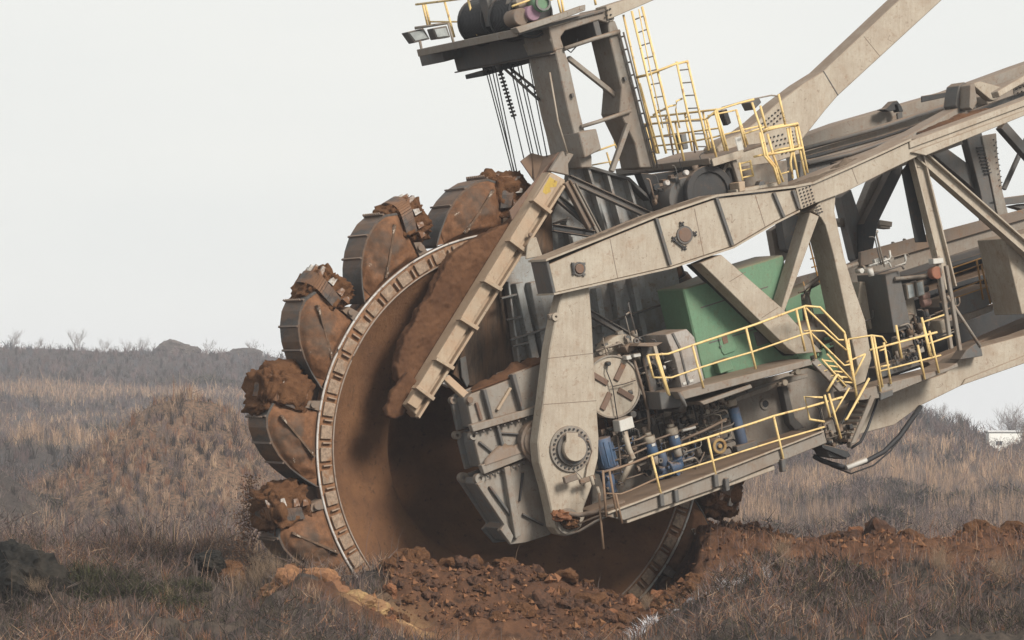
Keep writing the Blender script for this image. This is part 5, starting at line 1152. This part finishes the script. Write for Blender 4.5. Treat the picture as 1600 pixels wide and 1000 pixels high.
def pump(px, py, r, L, tilt=0):
    p = Q(px, py, 0); ax = (C3+A3*tilt).normalized()
    o = part('hydraulic_filter', MB().cyl(p, ax, r, L*.55, 16), M['blue']); part('filter_head', MB().cyl(p+ax*L*.55, ax, r*1.05, L*.3, 16).cyl(p+ax*L*.85, ax, r*.6, L*.15, 12), M['beam'], o)
    part('name_plate', MB().obox(p+ax*L*.42-BV*(r+.01)-A3*.04, A3*.08, BV*.03, ax*.05), M['white'], o, 0); part('filter_foot', MB().cyl(p-ax*L*.35, ax, r*.7, L*.35, 12), M['grey'], o); return o
pump(1021, 712, .12, .5); pump(1057, 700, .12, .52)
bl = part('hydraulic_pump', MB().cyl(Q(950, 730, .1), C3, .2, .62, 18).cyl(Q(955, 770, .1), C3, .14, .5, 14).ring(Q(950, 735, .1), C3, .2, .26, .06, 20), M['blue'])
for k in range(10): a = k*.628; part('cooling_fin', MB().beam(Q(950, 727, .1)+AH*math.cos(a)*.2+BV*math.sin(a)*.2, Q(950, 727, .1)+AH*math.cos(a)*.2+BV*math.sin(a)*.2+C3*.5, .03, .03), M['blue'], bl, 0)
part('hydraulic_pump', MB().cyl(Q(1030, 738, .1), A3, .12, .5, 16).cyl(Q(1038, 728, .1), C3, .1, .3, 14).cyl(Q(1062, 730, .1), C3, .1, .35, 14).ring(Q(1045, 733, 0), A3, .1, .17, .06, 18), M['blue'])
clutter('pump_fittings', (1030, 1075), (705, 745), (-.1, .3), 26, [M['blue'], M['dgrey']], 71, scale=.6)
clutter('pump_fittings', (938, 965), (700, 765), (-.1, .3), 16, [M['blue'], M['black']], 72, scale=.6)
bj = part('oil_cooler_tube', MB().cyl(Q(1161, 698, .2), (C3*1-A3*.0), .12, .86, 18), M['blue']); part('tube_cap', MB().cyl(Q(1143, 634, .2), C3, .13, .14, 18), M['beam'], bj); part('tube_base', MB().beam(Q(1148, 702, .1), Q(1180, 692, .1), .2, .12).cyl(Q(1165, 700, .1), BV, .1, .3, 14), M['dgrey'], bj)
em = part('electric_motor', MB().cyl(Q(1124, 697, -.1), BV, .17, .5, 24), M['dgrey']); part('motor_bell', MB().ring(Q(1124, 697, -.12), -BV, .10, .165, .03, 24).cyl(Q(1124, 697, -.1), -BV, .05, .05, 14), steel('ochre_motor_paint', (.45, .30, .12, 1), rust=.4), em)
part('tube_lamp', MB().tube([Q(1066, 673, -.2), Q(1086, 667, -.2)], .035, 8), M['white'], EX, 0)
clutter('hydraulic_pipework', (940, 1130), (640, 745), (.05, .75), 190, [M['dgrey'], M['dirty'], M['grey'], M['black']], 81, scale=.75)
clutter('hydraulic_pipework', (985, 1030), (560, 650), (.0, .7), 110, [M['dgrey'], M['dirty'], M['grey'], M['black']], 82, scale=.7)
clutter('valve_bank', (1065, 1140), (640, 672), (.1, .6), 70, [M['dirty'], M['dgrey'], M['beam']], 83, scale=.55)
clutter('gear_fittings', (930, 1000), (528, 560), (.1, .7), 40, [M['grey'], M['dirty'], M['dgrey']], 84, scale=.7)
for k, (x, y) in enumerate(((1103, 640), (1111, 646), (1114, 637), (1129, 633))): part('valve', MB().obox(Q(x, y, .1), A3*.07, BV*.1, C3*.09).cyl(Q(x+3, y-2, .09), -BV, .025, .04, 10), M['dirty'], EX, .004)
for a, b_, r in (((985, 700), (1090, 662), .022), ((985, 690), (1010, 680), .02), ((1060, 690), (1135, 655), .03), ((990, 560), (1012, 640), .03), ((1005, 560), (1022, 640), .025), ((1012, 640), (1014, 672), .03), ((960, 720), (1010, 700), .02), ((1085, 740), (1100, 706), .025), ((965, 680), (970, 740), .02), ((1125, 690), (1128, 655), .014)):
    part('pipe', MB().tube([Q(*a, -.05), Q((a[0]+b_[0])/2+1, (a[1]+b_[1])/2+1, -.07), Q(*b_, -.05)], r, 7), M['dirty'], EX, 0)
for x, y, s in ((1098, 672, 16), (1105, 668, 12), (1070, 665, 14)): part('hose', MB().tube([Q(x, y, 0), Q(x-3, y+s*.6, -.1), Q(x+3, y+s, -.1), Q(x+9, y+s*.5, 0)], .015), M['rubber'], EX, 0)

# ---- mast portal ---------------------------------------------------------------------------
MBo = 1.5
ca = P1('mast_column', [(859, 60), (866, 62), (876, 58), (880, 70), (882, 78), (889, 98), (906, 175), (911, 194), (925, 245), (925, 262), (908, 262), (896, 205), (888, 175), (868, 82)], MBo, 1.28, M['grey'], bevel=.02)
P1('column_stiffener', [(864, 94), (867, 94), (892, 208), (907, 260), (903, 260), (889, 208)], MBo+.62, .1, M['grey'], ca, 0)
cbm = P1('mast_column', [(950, 34), (961, 32), (968.6, 51), (996, 161), (1013, 210), (1026, 262), (1000, 262), (992, 224), (968, 175), (971, 138), (952, 58)], MBo, .85, M['grey'], bevel=.02)
P1('column_stiffener', [(945, 52), (949, 52), (966, 135), (962, 160), (986, 228), (980, 228)], MBo+.42, .45, M['dgrey'], cbm, 0)
P1('mast_lintel', [(857, 42), (943, 16), (950, 10), (961, 28), (958, 34), (950, 36), (935, 31.5), (883, 48), (876, 58), (880, 76), (866, 80)], MBo-.015, 1.25, M['grey'], bevel=.02)
P1('upper_arm', [(947, 9), (975, 0), (1040, -20), (1072, -34), (1060, -14), (1022, 0), (957, 28), (950, 30)], MBo-.08, .5, M['beam'])
bolts('gusset_bolts', [(949, 16), (954, 23), (948, 24), (955, 30), (949, 31), (953, 14)], MBo-.08, .02, EX, M['black'])
P1('lintel_edge', [(858, 41), (943, 15), (943, 17.5), (858, 44)], MBo-.07, .06, M['beam'])
part('mast_brace', MB().beam(Q(887, 90, MBo+.3), Q(975, 160, MBo+.3), .12, .10), M['grey']); part('mast_brace', MB().tube([Q(908, 198, MBo-.05), Q(935, 190, MBo-.05), Q(985, 173, MBo-.05)], .045), M['grey'], EX, 0)
part('mast_brace', MB().tube([Q(882, 76, MBo-.05), Q(930, 60, MBo-.05), Q(968, 49, MBo-.05)], .05), M['grey'], EX, 0); part('mast_brace', MB().beam(Q(955, 268, MBo-.1), Q(982, 193, MBo-.1), .12, .1), M['grey'])
part('conduit', MB().tube([Q(859, 113, MBo-.05), Q(872, 190, MBo-.05), Q(887, 240, MBo-.05)], .02), M['beam'], EX, 0)
part('loop_cable', MB().tube([Q(902, 60, MBo), Q(901, 72, MBo), Q(892, 82, MBo), Q(883, 75, MBo)], .014), M['rubber'], EX, 0)
P1('junction_cabinet', [(904, 207), (932, 201), (940, 233), (914, 247)], MBo-.25, .85, M['grey'], bevel=.02)
for x, y in ((893, 150), (975, 124)): part('bracket_stub', MB().beam(Q(x, y-4, MBo-.04), Q(x+2, y+2, MBo-.04), .08, .05), M['dgrey'], EX, 0)
# access ladder rail beside the second column
ld2 = part('cable_ladder', MB().tube([Q(968, 52, MBo-.05), Q(1000, 175, MBo-.05), Q(1022, 262, MBo-.05)], .022), M['dgrey'], EX, 0)
part('stile', MB().tube([Q(974, 50, MBo-.05), Q(1006, 175, MBo-.05), Q(1028, 262, MBo-.05)], .022), M['dgrey'], ld2, 0)
for k in range(10): t = k/10; part('rung', MB().tube([Q(970+52*t, 58+200*t, MBo-.05), Q(976+52*t, 56+200*t, MBo-.05)], .02), M['black'], ld2, 0)

# ---- winch platform reaching sideways over the wheel -----------------------------------------
S = Q(866, 82, MBo+.02)
xb = part('cross_beam', MB().obox(S, BV*4.75, A3*.16, C3*.52).obox(S+C3*.5-A3*.12, BV*4.7, A3*.5, C3*.03).obox(S-C3*.03-A3*.1, BV*4.7, A3*.4, C3*.03), M['dgrey'])
part('cross_beam', MB().obox(S+A3*1.05, BV*4.7, A3*.14, C3*.5), M['dgrey'])
wp = part('winch_platform', MB().obox(S+C3*.54-A3*.75-BV*.1, BV*4.9, A3*2.1, C3*.06), M['dgrey'])
part('platform_edge', MB().obox(S+C3*.52-A3*.80-BV*.1, BV*4.9, A3*.05, C3*.16), M['grey'], wp)
part('underframe', MB().obox(S+BV*2.2-C3*.16, BV*1.3, A3*.9, C3*.16).obox(S+BV*3.1-C3*.2-A3*.2, BV*.9, A3*.5, C3*.1), M['black'], wp)
part('platform_bracket', MB().obox(S+BV*4.3-A3*.45+C3*.28, BV*1.2, A3*.5, C3*.24), M['dgrey'], wp)
def drum(px, py, b, r, L, mat, name='winch_drum'):
    p = Q(px, py, b); o = part(name, MB().cyl(p, BV, r, L, 30).ring(p-BV*.02, BV, r, r*1.12, .06, 30).ring(p+BV*(L-.04), BV, r, r*1.12, .06, 30), mat)
    mbx = MB()
    for k in range(int(L/.07)): mbx.ring(p+BV*(.08+k*.07), BV, r-.01, r+.018, .045, 26)
    part('rope_winding', mbx, M['rubber'], o, 0); return o
drum(829, 21, MBo+.3, .46, .95, M['black']); drum(785, 27, MBo+1.75, .46, 1.15, M['black'])
part('winch_gearbox', MB().obox(Q(770, 40, MBo+1.4), BV*.35, A3*.5, C3*.7), M['dgrey'])
part('winch_motor', MB().cyl(Q(815, 26, MBo-.1), BV, .18, .5, 20), M['dirty']); part('winch_motor', MB().cyl(Q(834, 20, MBo-.2), BV, .16, .5, 20), M['purple'])
part('brake_disc', MB().cyl(Q(848, 4, MBo-.3), BV, .19, .3, 26), M['green'], bevel=0); part('brake_rim', MB().ring(Q(848, 4, MBo-.32), -BV, .13, .17, .04, 26), M['panel'], EX, 0)
P1('winch_cover', [(806, 3), (812, -20), (840, -20), (846, 4), (820, 24)], MBo+.1, .5, M['grey'])
rail([[(650, 7, 6.6), (698, 1, 5.0), (760, -7, 3.2), (800, -15, 2.0)], [(672, 34, 6.4), (718, 34, 4.8), (775, 26, 3.2), (830, 13, 1.9), (865, -2, 1.4)]],
     [[(660, 4, 6.4), (668, 39, 6.4)], [(664, 4, 6.4), (672, 39, 6.4)], [(694, 0, 5.2), (710, 58, 5.0)], [(730, -6, 4.0), (746, 55, 3.8)], [(766, -8, 3.0), (781, 50, 2.9)], [(790, -8, 2.3), (801, 41, 2.2)], [(797, -8, 2.1), (810, 42, 2.0)]], 3)
rail([[(800, 10, 1.45), (850, -8, 1.45)]], [[(870, -10), (877, 22)], [(876, -10), (881, 22)], [(927, -12), (931, 8)]], 1.45)
P1('arm_deck', [(806, 43), (878, 20), (915, 7), (915, 16), (878, 30), (812, 52)], MBo-.3, .28, M['grey'])
# floodlights at its far end
for q in ([(636, 50), (662, 44), (672, 61), (648, 67)], [(676, 44), (698, 40), (704, 58), (682, 61)]):
    fl = P1('floodlight', q, 6.4, .32, M['dgrey']); cx_ = sum(p[0] for p in q)/4; cy_ = sum(p[1] for p in q)/4
    P1('lens', [(cx_+(x-cx_)*.78, cy_+(y-cy_)*.7) for x, y in q], 6.38, .02, M['glass'], fl, 0)
part('lamp_bracket', MB().tube([Q(656, 64, 6.4), Q(660, 84, 6.4), Q(676, 79, 6.2)], .035).tube([Q(648, 44, 6.4), Q(700, 36, 6.0), Q(712, 78, 5.8)], .035), M['grey'], EX, 0)
# ropes
for a, b_, o_ in (((758, 106), (806, 290), 4.6), ((762, 106), (810, 292), 4.6), ((768, 104), (808, 292), 4.4), ((773, 104), (812, 290), 4.4), ((797, 103), (834, 262), 3.6), ((801, 100), (838, 262), 3.6), ((808, 98), (846, 262), 3.4), ((813, 97), (850, 262), 3.4), ((826, 96), (858, 262), 2.6)):
    part('hoist_rope', MB().tube([Q(*a, o_), Q(*b_, o_-.2)], .013, 5), M['rubber'], EX, 0)
sg = part('spring_guide', MB().tube([Q(782, 112, 4), Q(804, 186, 4)], .022).cyl(Q(779, 100, 4), -C3, .09, .22, 10, 0, .03), M['black'], EX, 0)
mbx = MB()
for k in range(12): t = k/11; mbx.cyl(Q(783+20*t, 118+64*t, 4), C3, .062, .045, 8)
part('spring_beads', mbx, M['black'], sg, 0); part('hoist_rope', MB().tube([Q(804, 186, 4), Q(822, 262, 3.9)], .013, 5), M['rubber'], EX, 0)
part('stay', MB().tube([Q(778, 98, 4.3), Q(842, 156, 2.6)], .03), M['dgrey'], EX, 0); part('stay', MB().tube([Q(784, 96, 4.3), Q(846, 146, 2.6)], .03), M['dgrey'], EX, 0)
for k in range(5): t = (k+.5)/5; part('stay_bolt', MB().tube([Q(780+60*t, 99+54*t, 4.3-1.7*t), Q(786+60*t, 97+50*t, 4.3-1.7*t)], .025), M['dgrey'], EX, 0)

# ---- upper service platform -------------------------------------------------------------------
S2 = Q(1113, 260, .7)
sp2 = part('service_platform', MB().obox(S2, BV*4.2, A3*.72, C3*.14), M['dgrey'])
part('platform_channel', MB().obox(S2-BV*.06+C3*.0, A3*.78, BV*.05, C3*.16), M['beam'], sp2, .004); part('platform_edge', MB().obox(S2-A3*.04+C3*.05, BV*4.2, A3*.04, C3*.14), M['grey'], sp2)
deck('platform_deck', (1113, 250), (1200, 222), .7, 4.6, .05, M['dirty'], sp2)
part('platform_strut', MB().beam(Q(1145, 250, .8), Q(1160, 298, .8), .12, .12), M['grey']); part('platform_strut', MB().beam(Q(1137, 252, 1.0), Q(1118, 292, 1.0), .08, .08), M['grey']); part('platform_strut', MB().beam(Q(1110, 262, 1.4), Q(1116, 296, 1.4), .12, .1), M['dgrey'])
YB = (1, 2.2)
rail([[(963, 200, 4.8), (1000, 195, 3.7), (1055, 190, 2.3), (1102, 186, .95)], [(972, 226, 4.8), (1012, 210, 3.6)], [(975, 233, 4.7), (1065, 224, 2.2), (1113, 215, .9)], [(985, 257, 4.6), (1020, 245, 3.5)]],
     [[(963, 200, 4.8), (979, 260, 4.6)], [(966, 200, 4.75), (983, 260, 4.55)], [(1008, 194, 3.5), (1023, 255, 3.4)], [(1055, 190, 2.3), (1069, 252, 2.2)], [(1104, 186, .9), (1120, 248, .85)]], 2)
rail([[(1015, 183, 4.9), (1070, 177, 3.2), (1120, 171, 1.8)], [(1020, 214, 4.8), (1125, 200, 1.7)]], [[(1015, 184, 4.9), (1027, 240, 4.7)], [(1040, 181, 4.1), (1052, 238, 4.0)], [(1070, 177, 3.2), (1082, 236, 3.1)], [(1098, 173, 2.4), (1110, 232, 2.3)]], 2)
rail([[(1104, 186, .9), (1120, 172, .8), (1155, 161, .75), (1178, 155, .7)], [(1113, 215, .9), (1160, 203, .8), (1190, 196, .75)], [(1106, 181, .9), (1150, 172, .8)]],
     [[(1120, 173), (1137, 236)], [(1117, 174), (1133, 236)], [(1150, 171), (1168, 226)], [(1175, 160), (1190, 206)], [(1188, 165), (1198, 205)]], .8)
rail([[(918, 247), (921, 240), (963, 225)], [(925, 258), (984, 247)], [(900, 254), (918, 250), (921, 240)]], [[(920, 240), (922, 262)], [(948, 238), (957, 268)], [(960, 220), (963, 232)]], 3.2, 'yellow', .022, .024)
for x, y, b in ((1044, 186, 2), (1078, 183, 2)):
    vs_ = part('vent_pipe', MB().tube([Q(x, y, b), Q(x+8, y+56, b)], .02).cyl(Q(x-3, y, b), C3, .07, .02, 10), M['dirty'], EX, 0)
P1('lamp_box', [(1128, 173), (1136, 170), (1143, 192), (1137, 196)], 1.2, .2, M['black']); P1('lamp_box', [(1172, 160), (1186, 152), (1190, 160), (1178, 172)], 1.6, .4, M['dgrey'])
P1('glass_panel', [(1148, 215), (1157, 212), (1163, 234), (1154, 237)], .66, .02, M['white'])
part('curved_rail', MB().tube([Q(1128, 168, 1), Q(1170, 156, 1), Q(1205, 149, 1), Q(1216, 150, 1)], .018), M['grey'], EX, 0)
P1('blue_box', [(1064, 210), (1072, 208), (1076, 232), (1068, 234)], 2.4, .3, M['panel'])
# tall ladder with its safety hoops
lad = part('ladder', MB().tube([Q(987, 17, 1.0), Q(1025, 175, 1.0), Q(1041, 240, 1.0)], .03), M['yellow'], EX, 0)
part('stile', MB().tube([Q(1003, 10, 1.0), Q(1043, 175, 1.0), Q(1060, 240, 1.0)], .03), M['yellow'], lad, 0); part('hoop_bar', MB().tube([Q(974, 23, 1.6), Q(996, 121, 1.6), Q(1008, 168, 1.6), Q(1024, 240, 1.6)], .028), M['yellow'], lad, 0)
part('hoop_bar', MB().tube([Q(998, 14, .6), Q(1014, 100, .6), Q(1036, 200, .6)], .015), M['yellow'], lad, 0); part('hoop_bar', MB().tube([Q(1012, 150, .9), Q(1060, 230, .9)][0:0] or [Q(1000, 130, 1.5), Q(1030, 240, 1.5)], .02), M['yellow'], lad, 0)
for k in range(11): t = (k+.7)/11; part('rung', MB().tube([Q(987+54*t, 17+223*t, 1.0), Q(1003+57*t, 10+230*t, 1.0)], .016), M['dgrey'], lad, 0)
part('tie_rail', MB().tube([Q(994, 121, 1.5), Q(1015, 116, 1.0), Q(1055, 100, .8), Q(1074, 96, .8)], .03), M['yellow'], lad, 0); part('tie_rail', MB().tube([Q(1020, 180, 1.2), Q(1046, 166, 1.0), Q(1056, 164, 1.0)], .024), M['yellow'], lad, 0)
lad = part('ladder', MB().tube([Q(1057, 96, .8), Q(1074, 175, .8), Q(1090, 235, .8)], .028), M['yellow'], EX, 0)
part('stile', MB().tube([Q(1073.6, 94, .8), Q(1092, 173, .8), Q(1107, 235, .8)], .028), M['yellow'], lad, 0)
part('hook_rail', MB().tube([Q(1066, 154, .9), Q(1057, 158, .9), Q(1056, 172, .9), Q(1062, 200, .9)], .022), M['yellow'], lad, 0)
for k in range(7): t = (k+.7)/7; part('rung', MB().tube([Q(1057+33*t, 96+139*t, .8), Q(1073.6+33.4*t, 94+141*t, .8)], .016), M['dgrey'], lad, 0)
# caged ladder on the girder
cg = part('ladder_cage', MB().tube([Q(1194, 205, .3), Q(1210, 200, .2), Q(1246, 193, .2), Q(1246, 197, .7), Q(1225, 195, .9), Q(1200, 200, .8), Q(1194, 205, .3)], .03), M['yellow'], EX, 0)
part('hoop', MB().tube([Q(1195, 243, .3), Q(1215, 239, .2), Q(1253, 231, .2), Q(1250, 228, .8), Q(1215, 234, .9), Q(1195, 243, .3)], .03), M['yellow'], cg, 0)
for L_ in ([(1187, 207), (1195, 244), (1209, 261), (1217, 288)], [(1190, 206), (1199, 244), (1212, 261), (1219, 286)], [(1199, 209), (1208, 242), (1224, 284)], [(1230, 200), (1237, 238), (1235, 254), (1239, 279)], [(1234, 199), (1240, 240), (1247, 278)], [(1243, 198), (1250, 235), (1258, 274)], [(1247, 197), (1254, 230), (1262, 270)], [(1216.5, 147), (1227, 195)], [(1150, 171), (1165, 230)], [(1175, 160), (1190, 206), (1196, 244)]):
    part('cage_bar', MB().tube([Q(x, y, .25) for x, y in L_], .028), M['yellow'], cg, 0)
part('hoop', MB().tube([Q(1220, 272, .3), Q(1233, 268, .3), Q(1236, 262, .3)], .02), M['yellow'], cg, 0)
rail([[(1178, 245), (1195, 241)], [(1160, 210), (1187, 201), (1194, 198)]], [], .5)
l3 = part('ladder', MB().tube([Q(1155, 254, .75), Q(1160, 282, .75)], .026), M['yellow'], EX, 0); part('stile', MB().tube([Q(1172, 250, .75), Q(1177, 276, .75)], .026), M['yellow'], l3, 0)
for k in range(3): part('rung', MB().tube([Q(1155+2*k, 256+11*k, .75), Q(1172+2*k, 252+11*k, .75)], .02), M['yellow'], l3, 0)
P1('tool_box', [(1154, 285), (1164, 283), (1165, 298), (1156, 300)], .45, .4, M['chute'])
# machinery under the service platform, coloured dark to deepen the shade there
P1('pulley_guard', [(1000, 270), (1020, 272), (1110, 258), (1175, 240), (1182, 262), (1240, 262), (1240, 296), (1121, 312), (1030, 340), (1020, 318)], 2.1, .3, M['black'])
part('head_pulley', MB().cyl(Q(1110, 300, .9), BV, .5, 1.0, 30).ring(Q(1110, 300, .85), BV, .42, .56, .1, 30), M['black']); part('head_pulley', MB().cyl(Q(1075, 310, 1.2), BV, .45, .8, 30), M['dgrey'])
clutter('drive_fittings', (1020, 1100), (275, 310), (1.0, 1.9), 34, [M['black'], M['dgrey'], M['dirty']], 91, scale=.8)
P1('pedestal', [(1150, 262), (1230, 250), (1232, 292), (1160, 300)], 1.0, .3, M['grey']); P1('cone_bracket', [(1183, 297), (1188, 283), (1193, 281), (1202, 296)], .5, .2, M['dgrey'])
deck('cable_shelf', (1150, 296), (1215, 284), .5, 1.6, .12, M['beam'])
for x, y in ((1040, 286), (1070, 270)): part('work_lamp', MB().cyl(Q(x, y, 1.0), -BV, .06, .1, 10), M['bright'])
# ---- great tie arm ------------------------------------------------------------------------------
ta = P1('tie_arm', [(1120, 231), (1132, 218), (1159, 207), (1185, 188), (1216.5, 160), (1255, 131), (1287, 111), (1405, 0), (1450, -42), (1520, -42), (1472, 0), (1309, 150), (1290, 172), (1253, 219), (1251, 240), (1185, 263), (1130, 262)], 2.0, .62, M['beam'], bevel=.02)
bolts('tie_bolts', grid((1186, 197), (1216, 172), (1194, 206), 7, 3)+grid((1203, 215), (1222, 210), (1222, 240), 4, 5)+grid((1237, 206), (1243, 204), (1240, 222), 2, 4), 2.0, .02, ta, M['black'])
P1('arm_seam', strip((1287, 111), (1310, 149), 1.2), 1.99, .02, M['dgrey'], ta, 0)
# ---- right service platform rails --------------------------------------------------------------
rp = P1('side_platform', [(1337, 612), (1366, 604), (1480, 575), (1496, 567), (1498, 573), (1376, 622), (1340, 626)], -.95, .9, M['grey'])
P1('platform_girder', [(1376, 614), (1395, 608), (1396, 618), (1376, 626)], -1.0, .1, M['dgrey'], rp)
rail([[(1359, 547), (1400, 536), (1464, 519)], [(1325, 530), (1362, 524), (1378, 526), (1385, 536)], [(1375, 580), (1425, 567), (1470, 555)], [(1374, 548), (1384, 545)], [(1376, 573), (1390, 570)], [(1440, 504), (1475, 492)], [(1448, 538), (1488, 524)], [(1322, 566), (1352, 553)]],
     [[(1361, 524), (1376, 612)], [(1365, 524), (1379, 605)], [(1381, 535), (1392, 600)], [(1434, 539), (1445, 593)], [(1452, 517), (1467, 583)], [(1440, 496), (1456, 558)], [(1443, 510), (1453, 556)], [(1400, 508), (1409, 560)], [(1325, 530), (1340, 630)]], -1.0)
part('rail_brace', MB().tube([Q(1352, 553, -1), Q(1335, 588, -1)], .022), M['yellow'], EX, 0)
clutter('platform_gear', (1395, 1440), (548, 575), (-.6, .2), 20, [M['dgrey'], M['black'], M['grey']], 97, scale=.7)
P1('floor_plate', [(1375, 575), (1425, 558), (1440, 570), (1378, 590)], -.2, .5, M['dgrey'])

# weld seams, access plates and stains' edges on the big faces
for q, b_, pr in ((strip((953, 373), (965, 434), 1.0), -.302, mbm), (strip((1085, 326), (1100, 400), 1.0), -.302, mbm), (strip((1180, 305), (1196, 356), 1.0), -.302, mbm), (strip((1331, 263), (1340, 287), 1.0), -.302, mbm), (strip((856, 560), (928, 552), 1.0), -.142, arm), (strip((849, 632), (932, 626), 1.0), -.142, arm), (strip((1140, 440), (1165, 425), 1.0), -.422, dg), (strip((1190, 497), (1216, 480), 1.0), -.422, dg), (strip((1350, 57), (1375, 88), 1.0), 1.998, ta)):
    P1('weld_seam', q, b_, .004, M['dirty'], pr, 0)
for q in ([(1095, 480), (1200, 447), (1200.6, 448.6), (1095.6, 481.8)], [(1108, 535), (1235, 497), (1235.6, 498.6), (1108.6, 536.8)], [(1160, 425), (1176, 500), (1174.6, 500.4), (1158.6, 425.4)]): P1('sheet_seam', q, .212, .012, M['dgrey'], gh, 0)
for x, y in ((1123, 530), (1124.5, 540)): P1('hinge', [(x, y), (x+2.5, y-.8), (x+3.2, y+2.6), (x+.7, y+3.4)], .185, .012, M['dgrey'], gh, 0)
P1('vent_grille', [(1178, 520), (1200, 513), (1206, 534), (1184, 541)], .2, .02, M['dgrey'], gh, 0)
# ================================================================ HAZE
hm = bpy.data.materials.new('haze_air'); hm.use_nodes = True; n = hm.node_tree; n.nodes.clear()
o_ = n.nodes.new('ShaderNodeOutputMaterial'); pv = n.nodes.new('ShaderNodeVolumePrincipled'); pv.inputs['Density'].default_value = .00028
pv.inputs['Color'].default_value = (.90, .92, 1, 1); pv.inputs['Anisotropy'].default_value = .0
n.links.new(pv.outputs[0], o_.inputs['Volume'])
zlo = float(co[:, 2].min())-1.5
hb = MB().obox(Vector((-1150, -30, zlo)), Vector((2300, 0, 0)), Vector((0, 2560, 0)), Vector((0, 0, 30-zlo))).build('haze', hm)
tag(hb, kind='stuff'); hb['label'] = 'thin pale autumn haze over the whole pit'; hb['category'] = 'haze'
